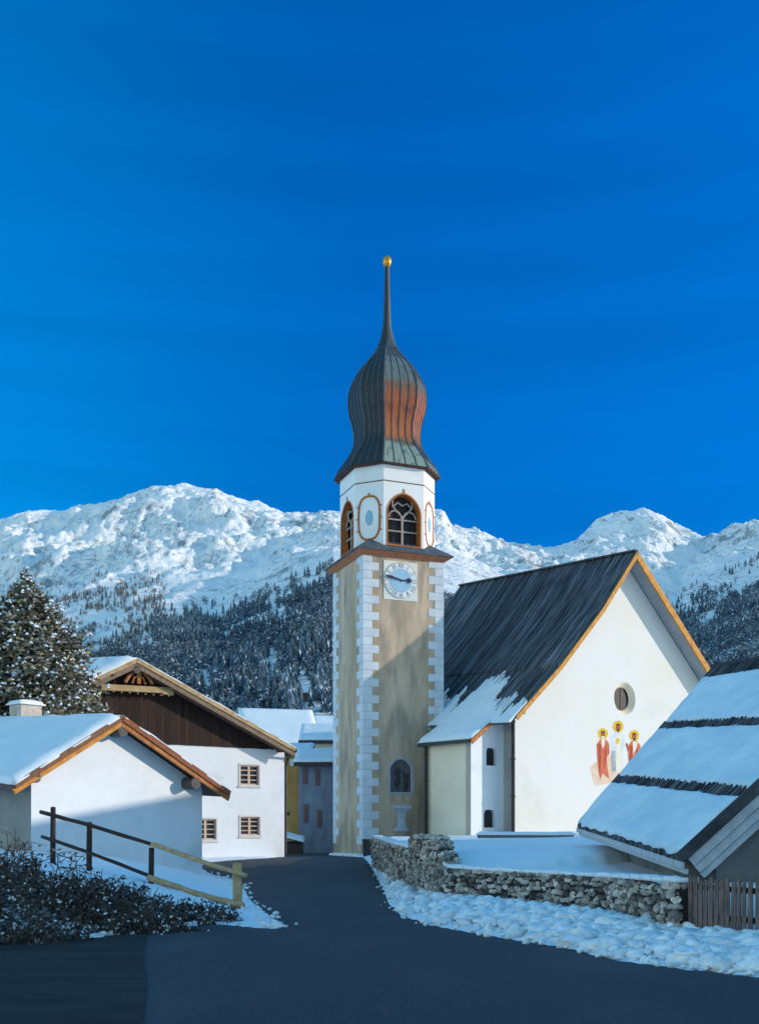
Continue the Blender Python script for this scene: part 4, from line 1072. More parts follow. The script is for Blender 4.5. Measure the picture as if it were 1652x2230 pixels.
    m = B.mb(); m.tube([(e[0], -.05, e[1]), (e[0]+ax.x*LN, ax.y*LN, e[1]+rise*LN)], .08, 8); B.put(m, 'gutter', IRON)
build_house()

# ------------------------------------------------------------------ houses up the lane, between the white house and the tower
def simple_gable(name, label, x0, x1, d, zb, zt, ridge_z, depth, phi, wallm, snow_t=.18, over=.35, cat='house', pv=.5):
    """a plain house whose eave side faces the viewer"""
    X0 = (x0-CX)/F*d; X1 = (x1-CX)/F*d
    fc = Fac(X0, d, phi); B = Bld(name, label, cat, fc, zb); Ls = (X1-X0)/math.cos(R(phi))
    m = B.mb(); m.box(0, 0, zb-.5, Ls, .3, zt); m.box(0, depth-.3, zb-.5, Ls, depth, zt)
    for s in (0, Ls-.3): m.ext([(s, .3, zb-.5), (s, depth-.3, zb-.5), (s, depth-.3, zt), (s, depth*pv, ridge_z-.1), (s, .3, zt)], (.3, 0, 0))
    B.put(m, 'wall', wallm)
    c = [(-over, -over, zt-.05), (Ls+over, -over, zt-.05), (Ls+over, depth*pv, ridge_z), (-over, depth*pv, ridge_z)]
    c2 = [(-over, depth+over, zt-.05), (Ls+over, depth+over, zt-.05), c[2], c[3]]
    m = B.mb(); m.slab(*c, .10, 1, 1); m.slab(*c2, .10, 1, 1); rf = B.put(m, 'roof', LEAD)
    m = B.mb()
    for q, sd in ((c, 1.0), (c2, 7.0)): m.slab(*q, snow_t, 18, 16, .04, .8, .2, seed=sd+x0, wav=.06, lift=.11)
    B.put(m, 'snow', SNOWR, rf, smooth=True)
    m = B.mb(); m.bar((-over, -over-.05, zt-.10), (Ls+over, -over-.05, zt-.10), .14, .20); B.put(m, 'gutter', IRON)
    return B, Ls
def Pz(y, d): return EYE+(HY-y)/F*d
# big white roof beyond the house
simple_gable('roofed_house', 'far house with broad white snow roof behind the plank gable', 540, 690, 88, .2, Pz(1622,88), Pz(1545,93), 10, 14, CREAM)
simple_gable('roofed_house', 'small far house with white roof right beside the tower edge', 695, 730, 100, .2, Pz(1605,100), Pz(1563,104), 6, 8, WHITE)
# slate-blue house next to the tower
d_ = 65.0
B, Ls = simple_gable('slate_blue_house', 'narrow slate blue house with reddish shutters tucked against the tower', 650, 735, d_, .2, Pz(1662,d_), Pz(1630,d_), 3.6, 0, SLATEP, .15, .28, pv=.62)
SHUT = pm('faded red shutter', (.19,.12,.12), (.14,.09,.10), 5, .85)
for (x, y, h) in ((664,1690,36),(691,1692,36),(666,1772,40),(695,1783,40)):
    s = (x-650)/F*d_; z = Pz(y, d_); hh = h/2/F*d_
    m = B.mb(); m.box(s-.15, -.04, z-hh, s+.15, .05, z+hh); [m.box(s-.12, -.052, z-hh+k*hh*.4, s+.12, -.035, z-hh+k*hh*.4+.06) for k in range(1, 5)]; B.put(m, 'shutter', SHUT, bevel=.006)
# cream house with grey blue roof above it
B, Ls = simple_gable('cream_house', 'cream house with low blue-grey snow roof above the slate blue house', 656, 745, 76, .1, Pz(1614,76), Pz(1582,80), 6.0, 0, CREAM, .12, .2)
# ochre house down the alley
d_ = 70
B, Ls = simple_gable('ochre_house', 'ochre house seen through the narrow alley beside the white house', 600, 672, d_, .3, Pz(1640,d_), Pz(1618,d_), 4, 0, OCHRE, .12, .25)
s = (643-600)/F*d_
m = B.mb(); m.box(s-.36, -.05, Pz(1668,d_), s+.30, .02, Pz(1653,d_)); B.put(m, 'white_beam', WHITE)
m = B.mb(); m.box(s-.36, -.05, Pz(1652,d_), s+.30, .02, Pz(1643,d_)); B.put(m, 'yellow_board', pm('yellow board', (.68,.50,.05), (.58,.42,.04), 5, .8))
m = B.mb(); m.tube([(s-.52, -.05, Pz(1772,d_)), (s-.52, .05, Pz(1772,d_))], .12, 12); B.put(m, 'vent_hole', DARK)
# woodshed at the end of the alley
d_ = 62
sh = thing('woodshed', 'dark low woodshed with tilted snowy roof at the end of the alley', 'shed', ((635-CX)/F*d_, d_+.4, .0))
def wshed():
    m = MB(); w = .62; hz = Pz(1836,d_)
    for x in (-w, w-.06): m.box(x, -.3, -.3, x+.06, .5, hz)
    m.box(-w, .44, -.3, w, .5, hz+.1); m.box(-w+.06, -.28, -.3, w-.06, -.24, hz*.93)
    m.build('wall', pm('dark shed boards', (.07,.055,.045), (.04,.033,.03), 5, .85, .4, 20), sh)
    m = MB(); c = [(-w-.1, -.4, hz+.36), (w+.1, -.4, hz-.02), (w+.1, .6, hz+.25), (-w-.1, .6, hz+.60)]
    m.slab(*c, .06, 1, 1); rf = m.build('roof', LEAD, sh)
    m = MB(); m.slab(*c, .12, 10, 10, .02, 2, .12, lift=.062); m.build('snow', SNOWR, rf, smooth=True)
wshed()
# two huts in the wood
def hut(x, y, w, label):
    d = next(q for q in np.arange(330, 900, 4.0) if HY-(tz(x, q)+2.5-EYE)*F/q < y)
    z = tz(x, d); X = (x-CX)/F*d; r = thing('hut', label, 'hut', (X, d, z), R(18), 'huts in the wood')
    m = MB(); m.box(-w/2, -w*.3, -2, w/2, w*.3, 2.6); m.build('wall', GREYW, r)
    m = MB(); c1 = [(-w*.6, -w*.45, 2.0), (w*.6, -w*.45, 2.0), (w*.6, 0, 5.0), (-w*.6, 0, 5.0)]; c2 = [(-w*.6, w*.45, 2.0), (w*.6, w*.45, 2.0), (w*.6, 0, 5.0), (-w*.6, 0, 5.0)]
    m.slab(*c1, .5, 4, 4, .1, .4); m.slab(*c2, .5, 4, 4, .1, .4); m.build('snow_roof', SNOWR, r)
hut(532, 1490, 8.5, 'snow-roofed hut in the dark wood above the plank gable')
hut(676, 1512, 8, 'snow-roofed hut at the wood edge left of the tower')

# ------------------------------------------------------------------ snowy shed at the right
def build_shed():
    B1 = P(1256, 1797, 27.0); E = P(1487, 1868, 16.4); T1 = P(1556, 1452, 27.6); A = Vector((8.65, 16.4, E.z + (8.65-E.x)*.915))
    root = thing('shingle_roof_shed', 'low shed with steep snow-covered shingle roof reaching down beside the garden wall', 'shed', (8.6, 22, .6))
    T0 = Matrix.Translation((-8.6, -22, -.6))
    def mb():
        m = MB(); m.M = T0; return m
    n = (E-B1).cross(T1-B1).normalized(); n = n if n.z > 0 else -n
    up = Vector((0, 0, .05))
    m = mb(); boards(m, [T1, B1], [A, E], 60, .09, .012)
    B2 = Vector((2*T1.x-B1.x, B1.y, B1.z)); E2 = Vector((2*A.x-E.x, E.y, E.z))
    boards(m, [T1, B2], [A, E2], 60, .09, .012)
    m.bar(T1+up*.6, A+up*.6, .2, .08)
    # loose shingle ends that stand clear of the two bare courses
    roof = m.build('roof', BOARD, root)
    pt = lambda a, v: (B1.lerp(E, a)).lerp(T1.lerp(A, a), v)          # a: back to front, v: eave to ridge
    m = mb()
    for v0, v1, sd in ((.005, .264, 1.0), (.298, .602, 4.0), (.632, .930, 9.0)):
        m.slab(pt(.008, v0), pt(.985, v0), pt(.985, v1), pt(.008, v1), .085, 80, 24, .035, 1.3, .14, seed=sd, wav=.10, lift=.012)
    m.build('snow', pm('shed snow', (.66,.80,.88), (.50,.67,.78), .8, .65, .7, 5, stretch=(.6,.6,2.4)), roof, smooth=True)
    for _ in (0,):
        m = mb()
        m.slab(pt(.0, .0)+Vector((2*(T1.x-B1.x),0,0)), E2, A+n*.0, T1, .15, 10, 10, .03, 1, .2, lift=.012)
        m.build('snow', MATS['shed snow'], roof, smooth=True)
    m = mb()
    for v, L_ in ((.282, .19), (.617, .18), (.962, .32)):
        k = 46; m = mb(); m.bar(pt(.004, v)+n*.03, pt(.992, v)+n*.03, .03, L_*.8, up=n.cross(E-B1))
        for i in range(k):
            a = .01 + .97*i/k + random.uniform(-.004, .004); q = L_/5.4*random.uniform(.8, 1.9)
            m.bar(pt(a, v-q/2)+n*.05, pt(a, v+q/2)+n*.05, .10, .05, up=n)
        m.build('shingle_course', BOARD, roof)
    # gable: dark edge, pale barge boards, grey wall
    def rk(o, d0): return E+Vector((o*0, 0, 0))
    dirn = (A-E).normalized(); nn = Vector((-dirn.z, 0, dirn.x))
    for sgn in (1,):
        m = mb(); m.bar(E+nn*.05-dirn*.05+Vector((0,-.05,0)), A+nn*.05+Vector((0,-.05,0)), .08, .16, up=nn); m.build('roof_edge', BOARD, root)
        PB = pm('silver barge boards', (.50,.54,.58), (.36,.40,.45), 5, .8, .4, 20)
        for i, (o_, w_, y_) in enumerate(((-.13, .15, -.02), (-.285, .14, .02), (-.42, .11, .06))):
            m = mb(); m.bar(E+nn*o_+dirn*.04+Vector((0,y_,0)), A+nn*o_+Vector((0,y_,0)), .05, w_, up=nn); m.build('barge_board', PB, root, bevel=.008)
    m = mb(); w0 = E+nn*-.46; zt = .2
    ys = E.y+.30
    m.ext([(E.x+.62, ys, zt), (E2.x-.62, ys, zt), (E2.x-.62, ys, E.z+.05), (A.x, ys, A.z-.55), (E.x+.62, ys, E.z+.05)], (0, .2, 0))
    m.ext([(E.x+.75, ys+.2, zt), (B1.x+.75, B1.y-.5, zt), (B1.x+.75, B1.y-.5, B1.z+.2), (E.x+.75, ys+.2, E.z+.1)], (.2, 0, 0))
    m.ext([(E2.x-.95, ys+.2, zt), (B2.x-.95, B1.y-.5, zt), (B2.x-.95, B1.y-.5, B1.z+.2), (E2.x-.95, ys+.2, E.z+.1)], (.2, 0, 0))
    m.build('wall', pm('grey shed wall', (.22,.235,.24), (.11,.12,.125), .8, .9, .4, 12), root)
    # eave boards and rafters at the low side
    m = mb(); down = (B1-T1).normalized()
    for i, (o_, t_) in enumerate(((.02, .10), (-.12, .08))):
        m.bar(B1+Vector((.06*i, 0, -.12-.10*i)), E+Vector((.06*i, 0, -.12-.10*i)), .04, t_)
    m.build('eave_board', PB, root)
build_shed()

# ------------------------------------------------------------------ garden: stone wall, pale fence, low wall, pedestal, bin
def build_wall():
    p0 = WALL[3]
    root = thing('stone_wall', 'long grey rubble stone wall with snow on top between road and garden', 'wall', (p0[0], p0[1], 0))
    T0 = Matrix.Translation((-p0[0], -p0[1], 0))
    core = mb = MB(); mb.M = T0; TH = .42
    stones = MB(); stones.M = T0
    segs = []
    for i in range(len(WALL)-1):
        a = WALL[i]; b = WALL[i+1]
        if i == 3: a = (a[0], a[1], Pz(1846, a[1]))
        n = max(1, int(math.dist(a[:2], b[:2])/.5))
        for k in range(n):
            t0, t1 = k/n, (k+1)/n
            f = lambda t: (a[0]+(b[0]-a[0])*t, a[1]+(b[1]-a[1])*t, a[2]+(b[2]-a[2])*t)
            segs.append((f(t0), f(t1)))
    # the raised stump between the two lengths, curving down to the right
    PB_ = [(905,1926,1815),(930,1934,1815),(956,1941,1816),(968,1945,1838),(978,1948,1866),(992,1951,1888)]
    pil = []
    for x, yb, yt in PB_:
        d = 1.5*F/(yb-HY); pil.append(((x-CX)/F*d, d, EYE+(HY-yt)/F*d))
    psegs = list(zip(pil[:-1], pil[1:]))
    def top_at(t, a, b): return a[2]+(b[2]-a[2])*t
    for lst in (segs, psegs):
        for a, b in lst:
            dx, dy = b[0]-a[0], b[1]-a[1]; l = math.hypot(dx, dy); nx, ny = dy/l, -dx/l      # towards the road?
            if nx*(-a[0]) + ny*(-a[1]) < 0: nx, ny = -nx, -ny
            q = TH/2-.05
            vs = []
            for s_ in (1, -1):
                vs += [(a[0]+nx*q*s_, a[1]+ny*q*s_, -.3), (b[0]+nx*q*s_, b[1]+ny*q*s_, -.3), (b[0]+nx*q*s_, b[1]+ny*q*s_, b[2]-.08), (a[0]+nx*q*s_, a[1]+ny*q*s_, a[2]-.08)]
            core.add(vs, [(0,1,2,3),(7,6,5,4),(0,4,5,1),(1,5,6,2),(2,6,7,3),(3,7,4,0)])
    core.build('core', MORTAR, root)
    # stones laid in rough courses on the road face and along the top
    def lay(lst, zmin=-.05):
        tot = sum(math.dist(a[:2], b[:2]) for a, b in lst)
        def at(q):
            for a, b in lst:
                l = math.dist(a[:2], b[:2])
                if q <= l or (a, b) == lst[-1]:
                    t = min(1, max(0, q/l)); dx, dy = (b[0]-a[0])/l, (b[1]-a[1])/l; nx, ny = dy, -dx
                    if nx*(-a[0]) + ny*(-a[1]) < 0: nx, ny = -nx, -ny
                    return a[0]+(b[0]-a[0])*t, a[1]+(b[1]-a[1])*t, a[2]+(b[2]-a[2])*t, nx, ny, math.atan2(dy, dx)
                q -= l
        z = zmin
        while z < 1.75:
            h = random.uniform(.085, .15); q = random.uniform(0, .2)
            while q < tot:
                w = random.uniform(.09, .24); x, y, zt, nx, ny, rot = at(q+w/2)
                hh = h*random.uniform(.8, 1.35)
                if z+h*.75 < zt:
                    zc = z+h/2+random.uniform(-.03, .03)
                    for off in ((TH/2-.07,) if z+h*1.8 < zt else (TH/2-.07, 0.0, -TH/2+.07)):
                        stones.blob((x+nx*off+random.uniform(-.02,.02), y+ny*off, min(zc, zt-hh*.45)), w*.52, random.uniform(.07,.12), hh*.53, 0, .45, random.choice((1, 1, 2)), rot)
                q += w*.93
            z += h*.92
    lay(segs); lay(psegs)
    stones.build('stones', STONE, root, smooth=False, fix=False)
    # snow resting on the copings
    m = MB(); m.M = T0
    def cap(lst, w, t, h0):
        for a, b in lst:
            l = math.dist(a[:2], b[:2]); dx, dy = (b[0]-a[0])/l, (b[1]-a[1])/l; nx, ny = dy, -dx
            c = [(a[0]-nx*w, a[1]-ny*w, a[2]+h0), (b[0]-nx*w, b[1]-ny*w, b[2]+h0), (b[0]+nx*w, b[1]+ny*w, b[2]+h0), (a[0]+nx*w, a[1]+ny*w, a[2]+h0)]
            m.slab(*c, t, 4, 7, .03, 3, 0)
    cap(segs, TH/2-.03, .07, -.02)
    m.build('snow_cap', SNOW, root, smooth=True)
    return segs
SEGS = build_wall()
def pale_fence():
    a = WALL[-1]; z0 = gh(a[0], a[1])
    r = thing('pale_fence', 'weathered brown pale fence of close upright boards ending the stone wall', 'fence', (a[0], a[1], z0))
    T0 = Matrix.Translation((-a[0], -a[1], -z0))
    e = (7.2, 10.9); dx, dy = e[0]-a[0], e[1]-a[1]; L_ = math.hypot(dx, dy); dx /= L_; dy /= L_
    m = MB(); m.M = T0
    for z in (.45, .85):
        m.bar((a[0]+.03, a[1]+.07, z), (e[0]+.03, e[1]+.07, z-.08), .04, .08)
    m.build('rail', POSTW, r)
    q = .04; i = 0
    while q < L_-.1:
        w = random.uniform(.055, .085); x = a[0]+dx*(q+w/2); y = a[1]+dy*(q+w/2)
        zt = 1.0 + random.uniform(-.035, .03) - .05*q/L_*2; zb_ = .0
        m = MB(); M = T0 @ Matrix.Translation((x, y, 0)) @ Matrix.Rotation(math.atan2(dy, dx)+random.uniform(-.12,.12), 4, 'Z') @ Matrix.Rotation(random.uniform(-.012,.012), 4, 'Y'); m.M = M
        t = .012
        m.ext([(-w/2, -t, zb_), (w/2, -t, zb_), (w/2*.9, -t, zt-.03), (random.uniform(-.01,.01), -t, zt), (-w/2*.9, -t, zt-.04)], (0, 2*t, 0))
        m.build('pale', GREYW, r, bevel=.003); q += w + random.uniform(.006, .016 if q < .5 else .045); i += 1
pale_fence()
def low_wall():
    d = next(q for q in np.arange(30, 44, .25) if Pz(1817, q)-gh((1145-CX)/F*q, q) < .12)
    a = P(1042, 1822, d+.8); b = P(1246, 1822, d-.8); zt = Pz(1818, d)
    r = thing('low_wall', 'low snow-capped wall in the garden below the church', 'wall', (a.x, a.y, zt-.3))
    T0 = Matrix.Translation((-a.x, -a.y, -(zt-.3)))
    m = MB(); m.M = T0; m.bar((a.x, a.y, zt-.3), (b.x, b.y, zt-.3), .3, .6); m.build('core', pm('dark garden wall', (.11,.12,.14), (.17,.18,.20), 5, .9, .4, 16), r)
    m = MB(); m.M = T0; m.slab((a.x-.1, a.y-.2, zt-.01), (b.x+.1, b.y-.2, zt-.01), (b.x+.1, b.y+.2, zt-.01), (a.x-.1, a.y+.2, zt-.01), .12, 24, 5, .02, 2, .12); m.build('snow_cap', SNOWR, r, smooth=True)
low_wall()
def pedestal():
    c = P(874, 1800, 42.3); zb = Pz(1803, 42.3)-.12; zt = Pz(1754, 42.3)
    r = thing('stone_pedestal', 'grey stone basin on a column in front of the tower niche', 'pedestal', (c.x, c.y, zb))
    ST = pm('pedestal stone', (.36,.40,.46), (.26,.30,.36), 6, .85, .3, 20); H = zt-zb
    def lathe(prof, n=20):
        m = MB(); k = len(prof)
        vs = [(r_*math.cos(2*PI*j/n), r_*math.sin(2*PI*j/n), z) for r_, z in prof for j in range(n)]
        m.add(vs, [(i*n+j, i*n+(j+1) % n, (i+1)*n+(j+1) % n, (i+1)*n+j) for i in range(k-1) for j in range(n)] + [tuple(range(n)), tuple(range((k-1)*n, k*n))]); return m
    lathe([(.30,0),(.30,.10),(.24,.14),(.17,.22),(.16,H*.70),(.19,H*.74)]).build('column', ST, r)
    lathe([(.18,H*.741),(.26,H*.82),(.38,H*.88),(.40,H),(.36,H),(.33,H*.94),(.05,H*.93)]).build('basin', ST, r)
    push(r)
pedestal()
def bin_():
    c = P(799, 1860, 40.6); z = .46
    r = thing('rubbish_bin', 'small black rubbish bin between the tower foot and stone wall', 'bin', (c.x, c.y, z))
    m = MB(); n = 12
    vs = []
    for rr, zz in ((.15,0),(.175,.62),(.19,.64),(.19,.69),(.165,.70)):
        vs += [(rr*math.copysign(abs(math.cos(2*PI*j/n))**.6, math.cos(2*PI*j/n))*1.05, rr*math.copysign(abs(math.sin(2*PI*j/n))**.6, math.sin(2*PI*j/n)), zz) for j in range(n)]
    m.add(vs, [(i*n+j, i*n+(j+1) % n, (i+1)*n+(j+1) % n, (i+1)*n+j) for i in range(4) for j in range(n)] + [tuple(range(n))]); m.build('body', IRON, r)
    m = MB(); m.M = None
    m.ext([(.21*math.cos(2*PI*j/n), .19*math.sin(2*PI*j/n), .705) for j in range(n)], (0, 0, .05)); m.box(-.06, -.21, .70, .06, -.17, .74); m.build('lid', IRON, r, bevel=.01)
    push(r)
bin_()
# ploughed snow thrown up along the road edge
def chunks():
    m = MB(); pts = [p for p in EDGE_R if 11 < p[1] < 44 and p[0] < 8]
    for _ in range(3600):
        i = random.randrange(len(pts)-1); t = random.random(); a, b = pts[i], pts[i+1]
        x = a[0]+(b[0]-a[0])*t; y = a[1]+(b[1]-a[1])*t
        o = random.random()**.8*3.4; x += .55*o; y += .83*o
        X = np.array([[x]]); Y = np.array([[y]]); z, inr, de, ins = ground_h(X, Y)
        if inr[0,0] or ins[0,0]: continue
        s = (.03+.14*random.random()**2.2)*(1-.45*max(0, o-2.0)/1.4)
        m.blob((x, y, float(z[0,0])+s*.10+.02), s*random.uniform(.8,1.6), s*random.uniform(.8,1.5), s*random.uniform(.5,.9), 0, .5, 2, random.uniform(0,6))
    for _ in range(420):
        pts2 = random.choice((EDGE_R, EDGE_L)); pts2 = [p for p in pts2 if 11 < p[1] < 40 and abs(p[0]) < 7.5]
        i = random.randrange(len(pts2)-1); t = random.random(); a, b = pts2[i], pts2[i+1]
        x = a[0]+(b[0]-a[0])*t+random.gauss(0, .16); y = a[1]+(b[1]-a[1])*t+random.gauss(0, .16); q = random.uniform(.015, .06)
        m.blob((x, y, max(float(zr(y)), gh(x, y))+q*.3), q*1.3, q, q*.8, 0, .5, 1, random.uniform(0,6))
    tag(m.build('snow_clods', SNOWB, smooth=True, fix=False), 'lumpy ploughed snow clods heaped along the road below the stone wall', 'snow', kind='stuff')
    m = MB()
    for _ in range(90):
        x = random.uniform(-2.7, -.1); y = 57.3+random.uniform(-.9, .4)+max(0, -x-.9)*1.9
        s = random.uniform(.08, .2); m.blob((x, y, float(zr(y))+.02), s*1.4, s, s*.7, 0, .4, 2, random.uniform(0,6))
    tag(m.build('snow_heap', SNOWB, smooth=True, fix=False), 'small heap of snow swept against the foot of the tower', 'snow', kind='stuff')
chunks()

# ------------------------------------------------------------------ rail fence on the bank
def rail_fence():
    posts = [(115,1757,1856,23.2,POSTW), (194,1790,1898,22.8,POSTW), (329,1846,1928,22.4,POSTW), (517,1880,1976,21.8,NEWW)]
    pos = [P(x, yb, d) for x, yt, yb, d, m_ in posts]; tops = [P(x, yt, d).z for x, yt, yb, d, m_ in posts]
    c = pos[1]; r = thing('rail_fence', 'two-rail timber fence on the snowy bank, old dark rails turning to new yellow ones', 'fence', tuple(c))
    T0 = Matrix.Translation(-c)
    for i, p in enumerate(pos):
        m = MB(); m.M = T0; w = .062 if i < 3 else .09; g = min(p.z, gh(p.x, p.y))-.3
        if i < 3: m.tube([(p.x, p.y, g), (p.x, p.y, (g+tops[i])/2), (p.x+.008, p.y, tops[i]-.015), (p.x+.008, p.y, tops[i])], [w, w*.97, w*.95, w*.7], 9, wob=.06)
        else: m.box(p.x-w, p.y-w, g, p.x+w, p.y+w, tops[i])
        o = m.build('post', posts[i][4], r, bevel=.01 if i == 3 else 0)
        if i == 3: tag(o, 'square new yellow post at the low end of the fence')
    def rail(pts, m_, rr, lab):
        m = MB(); m.M = T0; q = [P(x, y, d) for x, y, d in pts]
        full = []
        for a, b in zip(q[:-1], q[1:]):
            for k in range(5): full.append(a.lerp(b, k/5))
        full.append(q[-1]); full = [p+Vector((0, 0, random.uniform(-.006, .006))) for p in full]
        m.tube(full, [rr*random.uniform(.88, 1.08) for _ in full], 8); tag(m.build('rail', m_, r, smooth=True), lab)
    rail([(88,1768,23.25),(195,1797,22.68),(366,1850,22.2)], POSTW, .045, 'dark old upper rail')
    rail([(330,1838,22.27),(440,1876,22.0),(537,1908,21.6)], NEWW, .052, 'yellow new upper rail')
    rail([(91,1822,23.25),(190,1855,22.68),(352,1918,22.2)], POSTW, .042, 'dark old lower rail')
    rail([(322,1911,22.25),(440,1950,21.95),(530,1973,21.6)], NEWW, .066, 'thick yellow new lower rail')
rail_fence()

# ------------------------------------------------------------------ plants
def spruce(name, label, base, h, wfun, n, leafs, seed, snowf, mats, leaf, dense=1.0):
    rnd = random.Random(seed); r = thing(name, label, 'tree', tuple(base))
    m = MB(); m.tube([(0,0,-.5),(0,0,h*.3),(.05,.02,h*.7),(0,0,h*.985)], [.24,.19,.09,.015], 9); tr = m.build('trunk', pm('bark', (.05,.04,.035), (.03,.025,.02), 8, .9, .5, 20) if 'bark' not in MATS else MATS['bark'], r)
    br = MB(); lv = MB(); sn = lv
    for i in range(n):
        t = (i+rnd.random())/n; z = h*(.03+.95*t); R_ = wfun(t)*rnd.uniform(.72, 1.10); q = i*2.399+rnd.uniform(-.4,.4)
        if R_ < .05: R_ = .05
        c, s = math.cos(q), math.sin(q); droop = -.22*R_
        tip = Vector((c*R_, s*R_, z+droop))
        mid = Vector((c*R_*.5, s*R_*.5, z+droop*.15))
        br.tube([(0,0,z), mid, tip], [.035, .022, .006], 4)
        k = max(3, int(leafs*(.35+R_)))
        for j in range(k):
            f = 1-abs(rnd.gauss(0, .38));  f = min(1.05, max(.08, f))
            p = Vector((0,0,z)).lerp(mid, f*2) if f < .5 else mid.lerp(tip, f*2-1)
            sp = .26*R_**.5*(.4+f*.6); p = p+Vector((rnd.gauss(0, sp), rnd.gauss(0, sp), rnd.gauss(-.04, .10+.05*R_)))
            a = Vector((rnd.uniform(-1,1), rnd.uniform(-1,1), rnd.uniform(-.75,.35))).normalized()*leaf*rnd.uniform(.6,1.35)
            b = a.cross(Vector((rnd.uniform(-1,1), rnd.uniform(-1,1), rnd.uniform(-1,1)))).normalized()*leaf*rnd.uniform(.22,.5)
            if rnd.random() < snowf and f > .35:
                aa = Vector((a.x, a.y, a.z*.3)); bb = Vector((-aa.y, aa.x, rnd.uniform(-.2,.2)*aa.length)).normalized()*leaf*.5
                p = p+Vector((0, 0, .06))
                sn.add([p-aa*.7, p+bb-Vector((0,0,.02)), p+aa*.7, p-bb-Vector((0,0,.02)), p+Vector((0,0,.07))], [(0,1,4),(1,2,4),(2,3,4),(3,0,4)], 3)
            else:
                mi = 0 if rnd.random() > .16 else (1 if rnd.random() < .7 else 2)
                lv.add([p-a, p+b, p+a, p-b], [(0,1,2,3)], mi)
    lv.build('crown', list(mats)+[NEEDSN2], r, fix=False); br.build('branches', MATS['bark'], r, fix=False)
    return r
NEEDSN2 = pm('snow on branches', (.76,.82,.87), (.66,.74,.80), 3, .7)
G1 = pm('dark spruce needles', (.085,.080,.055), (.17,.16,.12), .5, .85, island=.6)
G2 = pm('grey green needles', (.24,.23,.17), (.15,.15,.11), .6, .85, island=.5)
G3 = pm('yellow green leaves', (.34,.28,.07), (.22,.20,.06), .6, .85, island=.5)
bx = P(57, 1700, 38); h_ = Pz(1238, 38)-1.35
pxm = 38/F
def w1(t):                                        # half width of the crown, from the photograph's outline
    y = 1800-(1.35+h_*t-EYE)/pxm
    return float(np.interp(y, [1236,1262,1290,1315,1340,1390,1450,1490,1523,1600], [2,10,42,64,80,110,130,142,156,160]))*pxm
spruce('spruce_tree', 'tall snow-flecked spruce behind the barn at the left edge', (bx.x, bx.y, 1.35), h_, w1, 280, 96, 4, .14, [G1, G2, G3], .135)
b2_ = P(190, 1700, 39.3)
def w2(t): return 1.0*math.sin(PI*min(1, .15+.85*t))**.6*(1.05-.5*t)
spruce('yew_shrub', 'yellowish green shrub between the spruce and the plank gable house', (b2_.x, b2_.y, 1.3), Pz(1472, 39.3)-1.3, w2, 90, 60, 9, .08, [G1, G3, G3], .14)
def bush(name, label, cx, cy, rx, ry, n, hmax, seed):
    rnd = random.Random(seed); z0 = gh(cx, cy); r = thing(name, label, 'bush', (cx, cy, z0))
    tw = MB(); lf = MB(); sn = lf; T0 = Matrix.Translation((-cx, -cy, -z0))
    tw.M = lf.M = T0
    for i in range(n):
        q = rnd.uniform(0, 2*PI); k = math.sqrt(rnd.random()); x = cx+rx*k*math.cos(q); y = cy+ry*k*math.sin(q)
        p = Vector((x, y, gh(x, y)-.03)); d = Vector((rnd.gauss(0,.6), rnd.gauss(-.15,.6), 1.0)).normalized(); L_ = hmax*rnd.uniform(.35, 1.0)*(1.1-.5*k)
        pts = [p]; 
        for s_ in range(4):
            d = (d+Vector((rnd.gauss(0,.32), rnd.gauss(0,.32), -.16))).normalized(); pts.append(pts[-1]+d*L_/4)
        tw.tube(pts, [.018,.015,.012,.009,.005], 3)
        for b in range(4):
            o = pts[rnd.randrange(1, 5)]; dd = Vector((rnd.gauss(0,1), rnd.gauss(0,1), rnd.gauss(.2,.6))).normalized(); l2 = L_*rnd.uniform(.2,.45)
            m1 = o+dd*l2*.5+Vector((0,0,rnd.uniform(-.05,.05))); e1 = m1+(dd+Vector((0,0,-.5))).normalized()*l2*.5
            tw.tube([o, m1, e1], [.010,.008,.004], 3)
            for _ in range(3):
                c = o.lerp(e1, rnd.random())+Vector((rnd.gauss(0,.05), rnd.gauss(0,.05), rnd.gauss(0,.04)))
                a = Vector((rnd.uniform(-1,1), rnd.uniform(-1,1), rnd.uniform(-1,1))).normalized()*rnd.uniform(.025,.06); bb = a.cross(Vector((rnd.uniform(-1,1),rnd.uniform(-1,1),rnd.uniform(-1,1)))).normalized()*rnd.uniform(.012,.03)
                if rnd.random() < .14: sn.add([c-a*.8, c+bb*1.1, c+a*.8, c-bb*1.1], [(0,1,2,3)], 2)
                else: lf.add([c-a, c+bb, c+a, c-bb], [(0,1,2,3)], 0 if rnd.random() > .12 else 1)
    tw.build('twigs', TWIG, r, fix=False); lf.build('leaves', [DLEAF, DLEAF2, NEEDSN2], r, fix=False)
TWIG = pm('dark twigs', (.06,.048,.042), (.13,.105,.095), 6, .9)
DLEAF = pm('black brown leaves', (.030,.026,.023), (.075,.063,.055), 2, .85, island=.6)
DLEAF2 = pm('grey dead leaves', (.16,.14,.13), (.10,.09,.085), 2, .85, island=.5)
bush('bush', 'big dark tangled bush on the bank at the left edge, under the first fence post', -6.4, 17.7, 1.7, 1.7, 360, 1.25, 1)
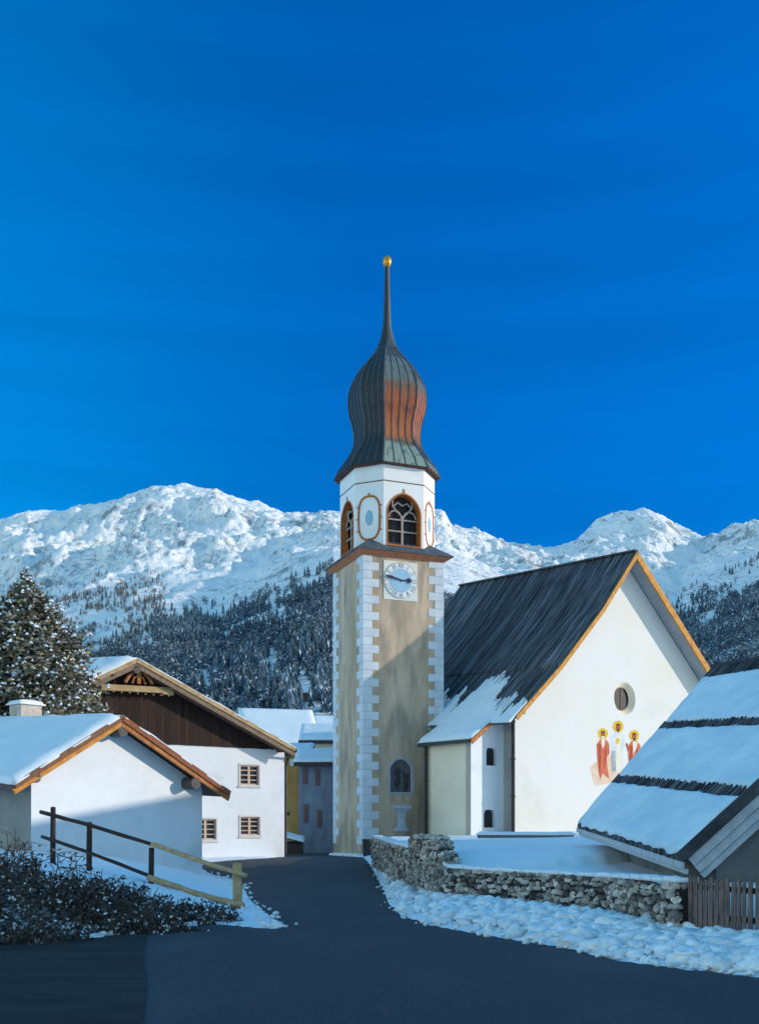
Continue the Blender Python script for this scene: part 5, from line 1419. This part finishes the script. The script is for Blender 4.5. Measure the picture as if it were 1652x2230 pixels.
bush('bush', 'dark bush below the second fence post, between two other bushes', -4.6, 17.9, 1.2, 1.4, 260, .75, 2)
bush('bush', 'dark bush at the right end of the thicket nearest the white snow wedge', -3.3, 18.7, .75, .6, 120, .5, 3)
bush('bush', 'dark bush lowest on the bank at the left edge of the picture beside the road', -5.6, 15.4, 1.3, .7, 260, .75, 4)
bush('bush', 'dark bush hanging over the road edge at the left margin, nearest the viewer', -6.6, 15.2, .9, .8, 200, .7, 6)
bush('bush', 'dark low bush at the road edge, right below the middle of the thicket', -3.9, 16.9, .9, .6, 190, .6, 5)
# ------------------------------------------------------------------ houses added outside the frame to shade the road, garden and barn
def shade_house(name, label, x, y, w, l, h, hr):
    r = thing(name, label, 'house', (x, y, 0)); m = MB()
    m.ext([(-w/2, -l/2, -.5), (w/2, -l/2, -.5), (w/2, -l/2, h), (0, -l/2, hr), (-w/2, -l/2, h)], (0, l, 0)); m.build('wall', WHITE, r)
    m = MB(); e = .6
    for sg in (-1, 1): m.slab((0, -l/2-e, hr+.05), (0, l/2+e, hr+.05), (sg*(w/2+e), l/2+e, h-.25), (sg*(w/2+e), -l/2-e, h-.25), .12, 1, 1)
    rf = m.build('roof', GREYW, r)
    m = MB()
    for sg in (-1, 1): m.slab((0, -l/2-e, hr+.05), (0, l/2+e, hr+.05), (sg*(w/2+e), l/2+e, h-.25), (sg*(w/2+e), -l/2-e, h-.25), .2, 10, 10, .03, 1, .2, lift=.125)
    m.build('snow', SNOWR, rf, smooth=True)
    for i in range(3):
        for z in (1.4, 4.0):
            yy = -l/2+l*(i+.5)/3; m = MB(); m.box(-w/2-.05, yy-.5, z, -w/2+.02, yy+.5, z+1.2); wd = m.build('window', PALEW, r)
            m = MB(); m.box(-w/2-.06, yy-.42, z+.08, -w/2-.045, yy+.42, z+1.12); m.build('glass', GLASS, wd)
shade_house('added_shade_house', 'white house added outside the frame on the right to shade the road', 24, 7.0, 9, 20, 6.0, 9.5)
shade_house('added_shade_house', 'second white house added outside the frame behind the shingle roof shed to shade barn and garden', 25, 31.0, 10, 13, 6.5, 10.6)
